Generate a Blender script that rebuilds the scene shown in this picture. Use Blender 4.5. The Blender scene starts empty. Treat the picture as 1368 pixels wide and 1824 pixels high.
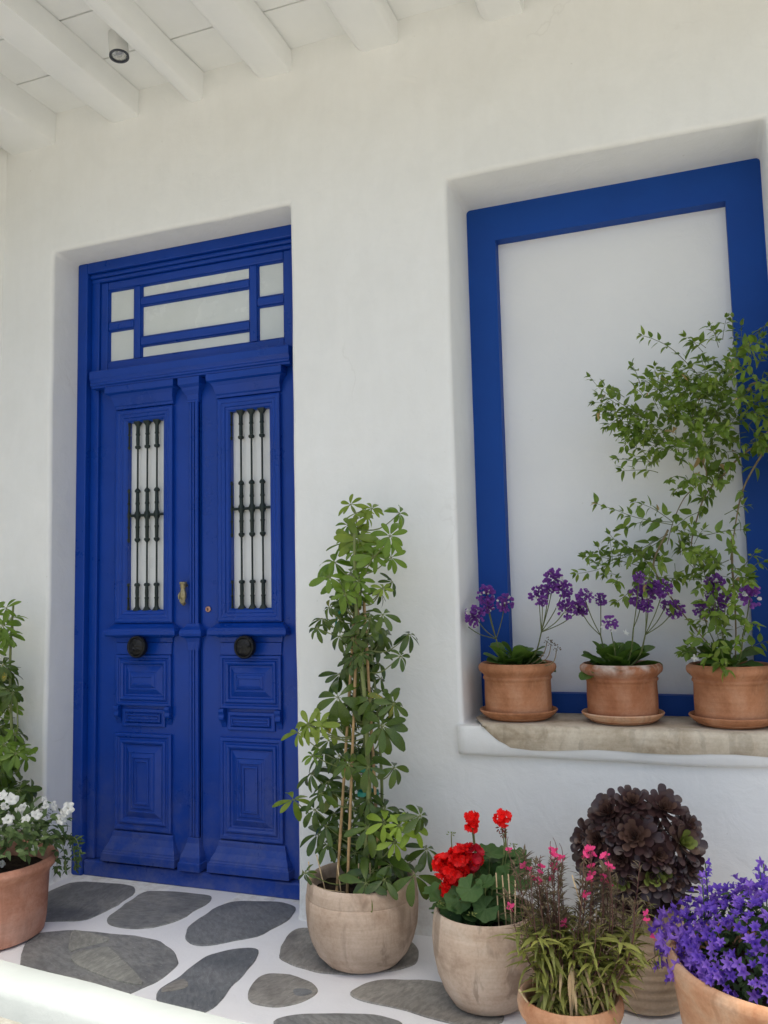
import bpy, bmesh, math, random
from mathutils import Vector, Matrix, noise

scene = bpy.context.scene
rnd = random.Random(11)
rad = math.radians

# ---------------------------------------------------------------- camera
cam_d = bpy.data.cameras.new('camera')
cam = bpy.data.objects.new('camera', cam_d)
scene.collection.objects.link(cam)
scene.camera = cam
YAW, PITCH, ROLL = 0.3582, 0.0950, -0.0226
cam_d.sensor_fit = 'VERTICAL'
cam_d.sensor_height = 36.0
cam_d.lens = 1501.4 / 1824 * 36.0
cam_d.clip_start = 0.05
cam_d.clip_end = 3000
_r = Vector((math.cos(YAW), math.sin(YAW), 0))
_f = Vector((-math.sin(YAW) * math.cos(PITCH), math.cos(YAW) * math.cos(PITCH), math.sin(PITCH)))
_u = _r.cross(_f)
_r2 = _r * math.cos(ROLL) + _u * math.sin(ROLL)
_u2 = _u * math.cos(ROLL) - _r * math.sin(ROLL)
CAM = Vector((2.6968, -2.9655, 1.2178))
cam.matrix_world = Matrix(((_r2.x, _u2.x, -_f.x, CAM.x), (_r2.y, _u2.y, -_f.y, CAM.y), (_r2.z, _u2.z, -_f.z, CAM.z), (0, 0, 0, 1)))

# ---------------------------------------------------------------- sky, sun, exposure
SUN = Vector((0.17, -0.18, 1.0)).normalized()
world = bpy.data.worlds.new('World')
scene.world = world
world.use_nodes = True
wn = world.node_tree
sky = wn.nodes.new('ShaderNodeTexSky')
sky.sky_type = 'NISHITA'
sky.sun_disc = False
sky.sun_elevation = math.asin(SUN.z)
sky.sun_rotation = math.atan2(SUN.x, SUN.y)
sky.dust_density = 5.0
sky.air_density = 0.7
sky.ozone_density = 0.4
wn.links.new(sky.outputs[0], wn.nodes['Background'].inputs[0])
wn.nodes['Background'].inputs[1].default_value = 0.15
sun_d = bpy.data.lights.new('sun', 'SUN')
sun_d.energy = 2.0
sun_d.angle = rad(0.6)
sun_d.color = (1.0, 0.97, 0.92)
sun = bpy.data.objects.new('sun', sun_d)
scene.collection.objects.link(sun)
sun.rotation_euler = SUN.to_track_quat('Z', 'Y').to_euler()
sun.location = (2, -6, 9)
scene.view_settings.view_transform = 'Standard'
scene.view_settings.look = 'None'
scene.view_settings.exposure = 0.86
scene.view_settings.gamma = 1.0
scene.view_settings.use_white_balance = True      # the photograph is balanced for open shade
scene.view_settings.white_balance_temperature = 6600
scene.view_settings.white_balance_tint = 2
scene.cycles.max_bounces = 10
scene.cycles.diffuse_bounces = 6
scene.cycles.use_denoising = True

# ---------------------------------------------------------------- material helpers
def new_mat(name):
    m = bpy.data.materials.new(name)
    m.use_nodes = True
    nt = m.node_tree
    return m, nt, nt.nodes['Principled BSDF']

def N(nt, kind, **kw):
    n = nt.nodes.new(kind)
    for k, v in kw.items():
        if hasattr(n, k):
            setattr(n, k, v)
        else:
            n.inputs[k].default_value = v
    return n

def coords(nt, scale=(1, 1, 1)):
    tc = N(nt, 'ShaderNodeTexCoord')
    mp = N(nt, 'ShaderNodeMapping')
    mp.inputs['Scale'].default_value = scale
    nt.links.new(tc.outputs['Object'], mp.inputs[0])
    return mp.outputs[0]

def noise_tex(nt, vec, scale, detail=4, rough=0.55, dist=0.0):
    n = N(nt, 'ShaderNodeTexNoise')
    n.inputs['Scale'].default_value = scale
    n.inputs['Detail'].default_value = detail
    n.inputs['Roughness'].default_value = rough
    n.inputs['Distortion'].default_value = dist
    if vec is not None:
        nt.links.new(vec, n.inputs['Vector'])
    return n.outputs['Fac']

def ramp(nt, fac, stops):
    r = N(nt, 'ShaderNodeValToRGB')
    el = r.color_ramp.elements
    while len(el) < len(stops):
        el.new(0.5)
    for e, (p, c) in zip(el, stops):
        e.position = p
        e.color = (*c, 1) if len(c) == 3 else c
    nt.links.new(fac, r.inputs[0])
    return r.outputs[0]

def mix(nt, fac, a, b, mode='MIX'):
    n = N(nt, 'ShaderNodeMix', data_type='RGBA', blend_type=mode)
    for i, v in ((0, fac), (6, a), (7, b)):
        if hasattr(v, 'is_linked') or hasattr(v, 'links'):
            nt.links.new(v, n.inputs[i])
        else:
            n.inputs[i].default_value = v if i == 0 else ((*v, 1) if len(v) == 3 else v)
    return n.outputs[2]

def bump(nt, bsdf, fac, strength, dist, prev=None):
    b = N(nt, 'ShaderNodeBump')
    b.inputs['Strength'].default_value = strength
    b.inputs['Distance'].default_value = dist
    nt.links.new(fac, b.inputs['Height'])
    if prev:
        nt.links.new(prev, b.inputs['Normal'])
    nt.links.new(b.outputs[0], bsdf.inputs['Normal'])
    return b.outputs[0]

def mat_plaster(name, c1, c2, rough=0.8, aged=False):
    m, nt, b = new_mat(name)
    v = coords(nt)
    n1 = noise_tex(nt, v, 1.3, 5, 0.6)
    n2 = noise_tex(nt, v, 9, 5, 0.6, 0.6)
    n3 = noise_tex(nt, v, 90, 3)
    col = ramp(nt, n1, [(0.3, c1), (0.7, c2)])
    spk = ramp(nt, noise_tex(nt, v, 38, 2), [(0.74, (1, 1, 1)), (0.80, (0.86, 0.85, 0.83))])
    col = mix(nt, 1.0, col, spk, 'MULTIPLY')
    if aged:
        vb = coords(nt, (1.0, 1.0, 0.35))
        brush = ramp(nt, noise_tex(nt, vb, 16, 6, 0.7, 0.3), [(0.38, (0.985, 0.984, 0.981)), (0.62, (1.006, 1.006, 1.006))])
        col = mix(nt, 1.0, col, brush, 'MULTIPLY')
        pat = ramp(nt, noise_tex(nt, v, 3.4, 4, 0.6, 0.9), [(0.42, (0.982, 0.982, 0.980)), (0.58, (1.0, 1.0, 1.0))])
        col = mix(nt, 1.0, col, pat, 'MULTIPLY')
        vo = N(nt, 'ShaderNodeTexVoronoi', feature='DISTANCE_TO_EDGE')
        vo.inputs['Scale'].default_value = 0.9
        wob = N(nt, 'ShaderNodeVectorMath', operation='MULTIPLY_ADD')
        nn = N(nt, 'ShaderNodeTexNoise')
        nn.inputs['Scale'].default_value = 5
        nn.inputs['Detail'].default_value = 6
        nt.links.new(v, nn.inputs['Vector'])
        nt.links.new(nn.outputs['Color'], wob.inputs[0])
        wob.inputs[1].default_value = (0.22, 0.22, 0.22)
        nt.links.new(v, wob.inputs[2])
        nt.links.new(wob.outputs[0], vo.inputs['Vector'])
        line = ramp(nt, vo.outputs['Distance'], [(0.0, (1, 1, 1)), (0.0028, (0, 0, 0))])
        some = ramp(nt, noise_tex(nt, v, 1.7, 2), [(0.58, (0, 0, 0)), (0.64, (0.14,) * 3)])
        col = mix(nt, mix(nt, 1.0, line, some, 'MULTIPLY'), col, (0.45, 0.43, 0.40))
        sx = N(nt, 'ShaderNodeSeparateXYZ')
        nt.links.new(v, sx.inputs[0])
        zr = ramp(nt, sx.outputs['Z'], [(0.0, (1, 1, 1)), (0.22, (0, 0, 0))])
        sp = ramp(nt, noise_tex(nt, v, 22, 6, 0.7), [(0.44, (0, 0, 0)), (0.66, (0.42,) * 3)])
        col = mix(nt, mix(nt, 1.0, zr, sp, 'MULTIPLY'), col, (0.42, 0.37, 0.30))
    nt.links.new(col, b.inputs['Base Color'])
    b.inputs['Roughness'].default_value = rough
    b.inputs['Specular IOR Level'].default_value = 0.25
    q = bump(nt, b, n2, 0.5, 0.008)
    bump(nt, b, n3, 0.16, 0.002, q)
    return m

def mat_paint(name, c1, c2, rough=0.38, spec=0.4, grain=(1, 1, 1), bs=0.25, dust_reflect=None):
    m, nt, b = new_mat(name)
    v = coords(nt, grain)
    n1 = noise_tex(nt, v, 4, 6, 0.65)
    col = ramp(nt, n1, [(0.3, c1), (0.72, c2)])
    if dust_reflect:
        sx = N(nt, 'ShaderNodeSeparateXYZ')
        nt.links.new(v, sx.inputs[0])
        zr = ramp(nt, sx.outputs['Z'], [(0.0, (1, 1, 1)), (dust_reflect[0], (0, 0, 0))])
        nz = ramp(nt, noise_tex(nt, v, 14, 6, 0.7), [(0.40, (0.04,) * 3), (0.66, (dust_reflect[1],) * 3)])
        col = mix(nt, mix(nt, 1.0, zr, nz, 'MULTIPLY'), col, (0.26, 0.25, 0.24))  # greyed towards the base: dust, plus the ground's reflection put into the colour
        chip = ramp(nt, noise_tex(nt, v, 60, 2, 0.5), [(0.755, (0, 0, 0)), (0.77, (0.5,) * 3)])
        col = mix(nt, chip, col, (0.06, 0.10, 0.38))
    nt.links.new(col, b.inputs['Base Color'])
    n2 = noise_tex(nt, v, 55, 4, 0.6)
    rr = ramp(nt, n1, [(0.3, (rough - .06,) * 3), (0.7, (rough + .12,) * 3)])
    nt.links.new(rr, b.inputs['Roughness'])
    b.inputs['Specular IOR Level'].default_value = spec
    bump(nt, b, n2, bs, 0.0016)
    return m

def mat_clay(name, base, dark, pale, rough=0.85, mark=0.55, drips=True, ridges=0.0, lime=None):
    m, nt, b = new_mat(name)
    v = coords(nt)
    vs = coords(nt, (1, 1, 0.22))
    vh = coords(nt, (0.5, 0.5, 9))
    n1 = noise_tex(nt, v, 7, 6, 0.65, 0.4)
    n2 = noise_tex(nt, vh, 6, 5, 0.6)
    n3 = noise_tex(nt, vs, 13, 4, 0.6, 0.8)
    n4 = noise_tex(nt, v, 130, 2)
    col = ramp(nt, n1, [(0.34, dark), (0.48, base), (0.66, pale)])
    band = ramp(nt, n2, [(0.35, (0.90, 0.88, 0.86)), (0.62, (1.05, 1.05, 1.05))])
    col = mix(nt, 0.8, col, band, 'MULTIPLY')
    if drips:
        d = ramp(nt, n3, [(0.55, (0, 0, 0)), (0.63, (mark,) * 3)])
        col = mix(nt, d, col, tuple(x * 0.62 for x in dark))
    if lime:
        sx = N(nt, 'ShaderNodeSeparateXYZ')
        nt.links.new(v, sx.inputs[0])
        zr = ramp(nt, sx.outputs['Z'], [(lime[0], (0, 0, 0)), (lime[1], (1, 1, 1))])
        nz = ramp(nt, noise_tex(nt, v, 11, 4, 0.6), [(0.45, (0, 0, 0)), (0.62, (0.75,) * 3)])
        col = mix(nt, mix(nt, 1.0, zr, nz, 'MULTIPLY'), col, (0.62, 0.55, 0.49))
    spk = ramp(nt, n4, [(0.3, (0.88, 0.86, 0.84)), (0.6, (1, 1, 1))])
    col = mix(nt, 0.7, col, spk, 'MULTIPLY')
    nt.links.new(col, b.inputs['Base Color'])
    b.inputs['Roughness'].default_value = rough
    b.inputs['Specular IOR Level'].default_value = 0.2
    p = bump(nt, b, n2, 0.3 + ridges, 0.004)
    bump(nt, b, n4, 0.2, 0.0015, p)
    return m

def mat_leaf(name, c1, c2, rough=0.42, trans=0.28, tcol=None, spec=0.4, vary=0.35, spot=None):
    m, nt, b = new_mat(name)
    v = coords(nt)
    oi = N(nt, 'ShaderNodeObjectInfo')
    n1 = noise_tex(nt, v, 24, 3, 0.6)
    geo = N(nt, 'ShaderNodeNewGeometry')
    f = N(nt, 'ShaderNodeMath', operation='MULTIPLY_ADD')
    nt.links.new(geo.outputs['Random Per Island'], f.inputs[0])
    f.inputs[1].default_value = vary
    f2 = N(nt, 'ShaderNodeMath', operation='MULTIPLY_ADD')
    nt.links.new(oi.outputs['Random'], f2.inputs[0])
    f2.inputs[1].default_value = vary
    nt.links.new(n1, f2.inputs[2])
    nt.links.new(f2.outputs[0], f.inputs[2])
    col = ramp(nt, f.outputs[0], [(0.35, c1), (0.35 + 0.35 + vary, c2)])
    if spot:
        s = ramp(nt, noise_tex(nt, v, 9, 3), [(0.60, (0, 0, 0)), (0.68, (1, 1, 1))])
        col = mix(nt, s, col, spot)
    nt.links.new(col, b.inputs['Base Color'])
    b.inputs['Roughness'].default_value = rough
    b.inputs['Specular IOR Level'].default_value = spec
    bump(nt, b, noise_tex(nt, v, 120, 2), 0.12, 0.001)
    if trans:
        t = N(nt, 'ShaderNodeBsdfTranslucent')
        hs = N(nt, 'ShaderNodeHueSaturation')
        hs.inputs['Value'].default_value = 1.5
        hs.inputs['Saturation'].default_value = 1.1
        nt.links.new(col, hs.inputs['Color'])
        nt.links.new(hs.outputs[0], t.inputs['Color'])
        mx = N(nt, 'ShaderNodeMixShader')
        mx.inputs[0].default_value = trans
        nt.links.new(b.outputs[0], mx.inputs[1])
        nt.links.new(t.outputs[0], mx.inputs[2])
        nt.links.new(mx.outputs[0], nt.nodes['Material Output'].inputs[0])
    return m

def mat_simple(name, c, rough=0.5, metal=0.0, spec=0.5, var=0.15, scale=20, bs=0.2):
    m, nt, b = new_mat(name)
    v = coords(nt)
    n = noise_tex(nt, v, scale, 5)
    nt.links.new(ramp(nt, n, [(0.3, tuple(x * (1 - var) for x in c)), (0.7, tuple(min(1, x * (1 + var)) for x in c))]), b.inputs['Base Color'])
    b.inputs['Roughness'].default_value = rough
    b.inputs['Metallic'].default_value = metal
    b.inputs['Specular IOR Level'].default_value = spec
    bump(nt, b, n, bs, 0.002)
    return m

MT = {}
MT['plaster'] = mat_plaster('white_plaster', (0.80, 0.803, 0.785), (0.85, 0.853, 0.837), aged=True)
MT['plaster_cool'] = mat_plaster('white_panel_paint', (0.78, 0.79, 0.80), (0.83, 0.84, 0.85))
MT['ceiling'] = mat_paint('white_ceiling_paint', (0.80, 0.808, 0.80), (0.85, 0.857, 0.85), 0.65, 0.25)
MT['deck'] = mat_simple('bare_roof_deck', (0.035, 0.03, 0.025), 0.9, 0, 0.1)
MT['grout'] = mat_plaster('white_floor_paint', (0.70, 0.70, 0.72), (0.80, 0.80, 0.82), 0.6)
MT['kerb'] = mat_plaster('white_kerb_paint', (0.43, 0.455, 0.445), (0.54, 0.56, 0.55), 0.7)
MT['blue'] = mat_paint('blue_gloss_paint', (0.0015, 0.036, 0.262), (0.003, 0.047, 0.335), 0.29, 0.34, dust_reflect=(0.55, 0.26))
MT['blue_flat'] = mat_paint('blue_matt_paint', (0.005, 0.052, 0.280), (0.008, 0.064, 0.325), 0.6, 0.25)
MT['frost'] = mat_paint('frosted_glass', (0.60, 0.635, 0.61), (0.68, 0.71, 0.69), 0.22, 0.5, bs=0.03)
MT['curtain'] = mat_paint('white_lined_glass', (0.70, 0.71, 0.70), (0.78, 0.79, 0.78), 0.3, 0.5, bs=0.03)
MT['iron'] = mat_simple('dark_green_iron', (0.010, 0.020, 0.017), 0.45, 0.2, 0.5, 0.4, 60, 0.5)
MT['black_iron'] = mat_simple('black_iron', (0.006, 0.006, 0.007), 0.42, 0.3, 0.5, 0.4, 90, 0.9)
MT['brass'] = mat_simple('aged_brass', (0.34, 0.29, 0.17), 0.45, 0.7, 0.5, 0.3, 80, 0.4)
MT['copper'] = mat_simple('copper_lock', (0.55, 0.32, 0.24), 0.4, 0.8)
MT['lamp'] = mat_simple('grey_lamp_metal', (0.66, 0.66, 0.64), 0.5, 0.0, 0.4, 0.05)
MT['lamp_dark'] = mat_simple('dark_lamp_bezel', (0.04, 0.045, 0.06), 0.4)
MT['lamp_lens'] = mat_simple('lamp_reflector', (0.55, 0.55, 0.53), 0.25, 0.8, 0.5, 0.3, 160, 0.8)
MT['clay'] = mat_clay('beige_clay', (0.52, 0.395, 0.30), (0.40, 0.285, 0.205), (0.60, 0.475, 0.375), mark=0.5)
MT['clay2'] = mat_clay('pale_sandy_clay', (0.55, 0.42, 0.32), (0.41, 0.30, 0.22), (0.62, 0.51, 0.41), mark=0.6)
MT['clay3'] = mat_clay('buff_ridged_clay', (0.56, 0.425, 0.295), (0.44, 0.32, 0.21), (0.63, 0.50, 0.37), mark=0.2)
MT['terra'] = mat_clay('orange_terracotta', (0.45, 0.205, 0.105), (0.34, 0.145, 0.07), (0.53, 0.285, 0.17), mark=0.35)
MT['terra_wet'] = mat_clay('reddish_terracotta', (0.37, 0.155, 0.078), (0.29, 0.115, 0.055), (0.46, 0.235, 0.14), mark=0.35, lime=(0.150, 0.185))
MT['terra_pale'] = mat_clay('peach_terracotta', (0.57, 0.315, 0.185), (0.46, 0.215, 0.115), (0.62, 0.42, 0.29), mark=0.35)
MT['terra_red'] = mat_clay('rosy_terracotta', (0.52, 0.26, 0.18), (0.43, 0.195, 0.125), (0.58, 0.34, 0.26), mark=0.2)
MT['soil'] = mat_simple('dark_soil', (0.028, 0.020, 0.014), 0.95, 0, 0.1, 0.6, 60, 1.0)
MT['marble'] = mat_clay('worn_beige_stone', (0.55, 0.47, 0.355), (0.38, 0.31, 0.22), (0.68, 0.61, 0.49), 0.75, 0.3)
MT['cane'] = mat_simple('bamboo_cane', (0.38, 0.25, 0.12), 0.55, 0, 0.3, 0.3, 40)
MT['stick'] = mat_simple('pale_split_stick', (0.55, 0.42, 0.25), 0.7, 0, 0.2, 0.2, 60)
MT['tape'] = mat_simple('green_plant_tie', (0.01, 0.22, 0.16), 0.4)

def mat_slate(name, c1, c2, c3):
    m, nt, b = new_mat(name)
    v = coords(nt)
    tc = N(nt, 'ShaderNodeTexCoord')
    oi = N(nt, 'ShaderNodeObjectInfo')
    vr = N(nt, 'ShaderNodeVectorRotate', rotation_type='Z_AXIS')
    ang = N(nt, 'ShaderNodeMath', operation='MULTIPLY')
    ang.inputs[1].default_value = 6.28
    nt.links.new(oi.outputs['Random'], ang.inputs[0])
    nt.links.new(ang.outputs[0], vr.inputs['Angle'])
    nt.links.new(tc.outputs['Object'], vr.inputs['Vector'])
    mpb = N(nt, 'ShaderNodeMapping')
    mpb.inputs['Scale'].default_value = (1.0, 2.6, 1)
    nt.links.new(vr.outputs[0], mpb.inputs[0])
    vb = mpb.outputs[0]
    n1 = noise_tex(nt, v, 3.2, 6, 0.6, 0.8)
    n2 = noise_tex(nt, vb, 26, 7, 0.7, 0.5)
    n3 = noise_tex(nt, v, 170, 2, 0.5)
    col = ramp(nt, n1, [(0.36, c1), (0.5, c2), (0.64, c3)])
    col = mix(nt, 0.9, col, ramp(nt, n2, [(0.36, (0.62, 0.62, 0.62)), (0.62, (1.18, 1.18, 1.18))]), 'MULTIPLY')
    fleck = ramp(nt, n3, [(0.70, (0, 0, 0)), (0.74, (0.5, 0.5, 0.5))])
    col = mix(nt, fleck, col, (0.5, 0.5, 0.5))
    nt.links.new(col, b.inputs['Base Color'])
    nt.links.new(ramp(nt, n2, [(0.3, (0.45,) * 3), (0.7, (0.7,) * 3)]), b.inputs['Roughness'])
    b.inputs['Specular IOR Level'].default_value = 0.4
    p = bump(nt, b, n2, 0.5, 0.004)
    bump(nt, b, n1, 0.5, 0.012, p)
    return m
SLATE = [mat_slate('grey_slate', (0.150, 0.153, 0.155), (0.205, 0.208, 0.205), (0.255, 0.253, 0.240)),
         mat_slate('dark_blue_slate', (0.118, 0.128, 0.138), (0.165, 0.174, 0.182), (0.21, 0.216, 0.22)),
         mat_slate('brown_grey_slate', (0.185, 0.172, 0.155), (0.250, 0.237, 0.215), (0.31, 0.295, 0.265)),
         mat_slate('pale_olive_slate', (0.210, 0.209, 0.186), (0.268, 0.266, 0.237), (0.33, 0.328, 0.292))]

def mat_pavement():
    m, nt, b = new_mat('beige_pavement_stone')
    v = coords(nt)
    n1 = noise_tex(nt, v, 26, 6, 0.7)
    n2 = noise_tex(nt, v, 2.0, 4)
    vo = N(nt, 'ShaderNodeTexVoronoi')
    vo.inputs['Scale'].default_value = 45
    nt.links.new(v, vo.inputs['Vector'])
    col = ramp(nt, n1, [(0.3, (0.255, 0.235, 0.198)), (0.5, (0.345, 0.325, 0.285)), (0.72, (0.45, 0.43, 0.39))])
    col = mix(nt, 0.35, col, ramp(nt, n2, [(0.3, (0.8, 0.78, 0.75)), (0.7, (1.1, 1.1, 1.1))]), 'MULTIPLY')
    nt.links.new(col, b.inputs['Base Color'])
    b.inputs['Roughness'].default_value = 0.85
    p = bump(nt, b, n1, 0.5, 0.006)
    bump(nt, b, vo.outputs['Distance'], 0.3, 0.003, p)
    return m
MT['pavement'] = mat_pavement()

G1, G2 = (0.022, 0.060, 0.010), (0.075, 0.150, 0.026)
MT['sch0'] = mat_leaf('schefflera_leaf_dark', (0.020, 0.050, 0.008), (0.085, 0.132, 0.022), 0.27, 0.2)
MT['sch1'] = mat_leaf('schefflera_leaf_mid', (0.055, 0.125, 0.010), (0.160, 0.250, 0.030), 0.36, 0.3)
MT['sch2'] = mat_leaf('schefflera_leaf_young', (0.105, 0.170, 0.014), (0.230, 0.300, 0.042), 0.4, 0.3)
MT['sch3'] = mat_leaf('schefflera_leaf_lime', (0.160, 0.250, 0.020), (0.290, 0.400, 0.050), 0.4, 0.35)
MT['schy'] = mat_leaf('schefflera_leaf_yellowing', (0.07, 0.12, 0.02), (0.16, 0.18, 0.03), 0.4, 0.2, spot=(0.62, 0.36, 0.012))
MT['sch_under'] = mat_leaf('green_stem', (0.13, 0.16, 0.045), (0.20, 0.23, 0.08), 0.5, 0)
MT['jas'] = mat_leaf('jasmine_leaf', (0.045, 0.100, 0.008), (0.165, 0.245, 0.032), 0.4, 0.3)
MT['jas_y'] = mat_leaf('jasmine_leaf_young', (0.110, 0.180, 0.025), (0.230, 0.300, 0.055), 0.4, 0.35)
MT['jas_dry'] = mat_leaf('jasmine_leaf_dry', (0.36, 0.24, 0.09), (0.50, 0.37, 0.17), 0.6, 0.2)
MT['vine'] = mat_simple('brown_vine_stem', (0.20, 0.155, 0.085), 0.75, 0, 0.2, 0.35, 60)
MT['vine_g'] = mat_simple('green_vine_stem', (0.12, 0.14, 0.05), 0.65, 0, 0.2, 0.25, 60)
MT['stat'] = mat_leaf('statice_leaf', (0.030, 0.080, 0.012), (0.110, 0.190, 0.035), 0.42, 0.25)
MT['stat_p'] = mat_leaf('purple_statice_flower', (0.130, 0.035, 0.250), (0.290, 0.095, 0.440), 0.7, 0.2, vary=0.45)
MT['white_f'] = mat_leaf('white_petal', (0.62, 0.62, 0.58), (0.80, 0.80, 0.77), 0.55, 0.25)
MT['yellow_f'] = mat_leaf('yellow_throat', (0.45, 0.48, 0.10), (0.60, 0.60, 0.18), 0.6, 0.2)
MT['stat_d'] = mat_leaf('dried_statice', (0.10, 0.075, 0.05), (0.19, 0.15, 0.10), 0.8, 0.1)
MT['ger'] = mat_leaf('geranium_leaf', (0.022, 0.062, 0.016), (0.080, 0.150, 0.045), 0.55, 0.2, spec=0.25)
MT['ger_r'] = mat_leaf('red_petal', (0.52, 0.004, 0.008), (0.86, 0.018, 0.018), 0.5, 0.3, spec=0.25)
MT['ger_d'] = mat_leaf('crimson_petal', (0.28, 0.004, 0.014), (0.52, 0.010, 0.030), 0.5, 0.25, spec=0.25)
MT['bud'] = mat_leaf('spent_bud', (0.12, 0.028, 0.018), (0.24, 0.065, 0.035), 0.7, 0.1)
MT['budg'] = mat_leaf('green_bud', (0.14, 0.19, 0.04), (0.24, 0.29, 0.08), 0.6, 0.15)
MT['aeo'] = mat_leaf('aeonium_leaf_dark', (0.020, 0.010, 0.011), (0.062, 0.032, 0.031), 0.30, 0.06, spec=0.45)
MT['aeo_m'] = mat_leaf('aeonium_leaf_brown', (0.050, 0.025, 0.022), (0.115, 0.066, 0.050), 0.32, 0.1, spec=0.45)
MT['aeo_g'] = mat_leaf('aeonium_leaf_green', (0.110, 0.115, 0.026), (0.200, 0.235, 0.055), 0.38, 0.15, spec=0.4)
MT['cam'] = mat_leaf('violet_bellflower', (0.175, 0.080, 0.440), (0.310, 0.170, 0.640), 0.6, 0.3, spec=0.2)
MT['cam_d'] = mat_leaf('deep_violet_bellflower', (0.090, 0.042, 0.340), (0.180, 0.090, 0.520), 0.6, 0.25, spec=0.2)
MT['cam_l'] = mat_leaf('bellflower_leaf', (0.020, 0.050, 0.016), (0.070, 0.120, 0.040), 0.6, 0.2)
MT['gau'] = mat_leaf('gaura_leaf', (0.140, 0.160, 0.034), (0.290, 0.300, 0.085), 0.5, 0.3)
MT['gau_b'] = mat_leaf('gaura_leaf_bronze', (0.075, 0.058, 0.032), (0.155, 0.120, 0.070), 0.6, 0.2)
MT['gau_dry'] = mat_leaf('gaura_leaf_dry', (0.40, 0.24, 0.13), (0.56, 0.42, 0.24), 0.6, 0.25)
MT['gau_s'] = mat_leaf('gaura_stem', (0.105, 0.040, 0.036), (0.170, 0.080, 0.062), 0.6, 0)
MT['gau_f'] = mat_leaf('pink_petal', (0.72, 0.035, 0.20), (0.92, 0.11, 0.33), 0.55, 0.3)
MT['pet'] = mat_leaf('petunia_leaf', (0.035, 0.072, 0.020), (0.110, 0.165, 0.055), 0.55, 0.25)

# ---------------------------------------------------------------- object helpers
COL = scene.collection
ORG = {}

def thing(name, loc, label, cat, group=None):
    o = bpy.data.objects.new(name, None)
    o.empty_display_size = 0.1
    COL.objects.link(o)
    o.location = loc
    ORG[o] = Vector(loc)
    o['label'] = label
    o['category'] = cat
    if group:
        o['group'] = group
    return o

def link(name, me, parent=None):
    o = bpy.data.objects.new(name, me)
    COL.objects.link(o)
    if parent is not None:
        o.parent = parent
        ORG[o] = ORG[parent]
    else:
        ORG[o] = Vector((0, 0, 0))
    return o

def put(name, me, M, parent):
    o = bpy.data.objects.new(name, me)
    COL.objects.link(o)
    o.parent = parent
    o.matrix_basis = Matrix.Translation(-ORG[parent]) @ M
    return o

class MB:
    """collects verts and faces in world coordinates"""
    def __init__(s):
        s.v, s.f, s.mi = [], [], []

    def add(s, verts, faces, mi=0):
        n = len(s.v)
        s.v += [Vector(p) for p in verts]
        s.f += [tuple(i + n for i in f) for f in faces]
        s.mi += [mi] * len(faces)

    def box(s, a, b):
        x0, y0, z0 = a
        x1, y1, z1 = b
        s.add([(x0, y0, z0), (x1, y0, z0), (x1, y1, z0), (x0, y1, z0), (x0, y0, z1), (x1, y0, z1), (x1, y1, z1), (x0, y1, z1)],
              [(0, 3, 2, 1), (4, 5, 6, 7), (0, 1, 5, 4), (1, 2, 6, 5), (2, 3, 7, 6), (3, 0, 4, 7)])

    def loft(s, rings, cap0=True, cap1=True, mi=0):
        n = len(rings[0])
        vs = [p for r in rings for p in r]
        fs = []
        for i in range(len(rings) - 1):
            for j in range(n):
                k = (j + 1) % n
                fs.append((i * n + j, i * n + k, (i + 1) * n + k, (i + 1) * n + j))
        if cap0:
            fs.append(tuple(range(n - 1, -1, -1)))
        if cap1:
            fs.append(tuple((len(rings) - 1) * n + j for j in range(n)))
        s.add(vs, fs, mi)

    def tube(s, pts, radii, seg=6, mi=0, caps=True):
        pts = [Vector(p) for p in pts]
        if not isinstance(radii, (list, tuple)):
            radii = [radii] * len(pts)
        rings = []
        ref = Vector((0.31, 0.77, 0.2)).normalized()
        for i, p in enumerate(pts):
            d = (pts[min(i + 1, len(pts) - 1)] - pts[max(i - 1, 0)])
            d = d.normalized() if d.length > 1e-9 else Vector((0, 0, 1))
            a = d.cross(ref)
            if a.length < 0.05:
                a = d.cross(Vector((1, 0, 0)))
            a.normalize()
            b = d.cross(a)
            rings.append([p + (a * math.cos(t) + b * math.sin(t)) * radii[i] for t in (2 * math.pi * k / seg for k in range(seg))])
        s.loft(rings, caps, caps, mi)

    def lathe(s, prof, cx, cy, seg=48, wob=0.0, seed=0, close0=True, close1=True):
        rings = []
        for (r, z) in prof:
            ring = []
            for k in range(seg):
                t = 2 * math.pi * k / seg
                rr = r * (1 + wob * noise.noise(Vector((math.cos(t) * 1.3 + seed, math.sin(t) * 1.3, z * 6))))
                ring.append((cx + rr * math.cos(t), cy + rr * math.sin(t), z))
            rings.append(ring)
        s.loft(rings, close0, close1)

    def mesh(s, name, mats, org=Vector((0, 0, 0)), smooth=None):
        me = bpy.data.meshes.new(name)
        me.from_pydata([tuple(p - org) for p in s.v], [], s.f)
        for m in (mats if isinstance(mats, (list, tuple)) else [mats]):
            me.materials.append(m)
        if any(s.mi):
            me.polygons.foreach_set('material_index', s.mi)
        if smooth is not None:
            me.polygons.foreach_set('use_smooth', [True] * len(s.f))
            if smooth < 179:
                me.set_sharp_from_angle(angle=rad(smooth))
        me.update()
        return me

    def build(s, name, mats, parent=None, smooth=None, bevel=0, bseg=2, fixn=False):
        org = ORG[parent] if parent is not None else Vector((0, 0, 0))
        me = s.mesh(name, mats, org, smooth)
        if fixn:
            bm = bmesh.new()
            bm.from_mesh(me)
            bmesh.ops.recalc_face_normals(bm, faces=bm.faces)
            bm.to_mesh(me)
            bm.free()
        o = link(name, me, parent)
        if bevel:
            md = o.modifiers.new('bevel', 'BEVEL')
            md.width = bevel
            md.segments = bseg
            md.limit_method = 'ANGLE'
            md.angle_limit = rad(40)
        return o

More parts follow.
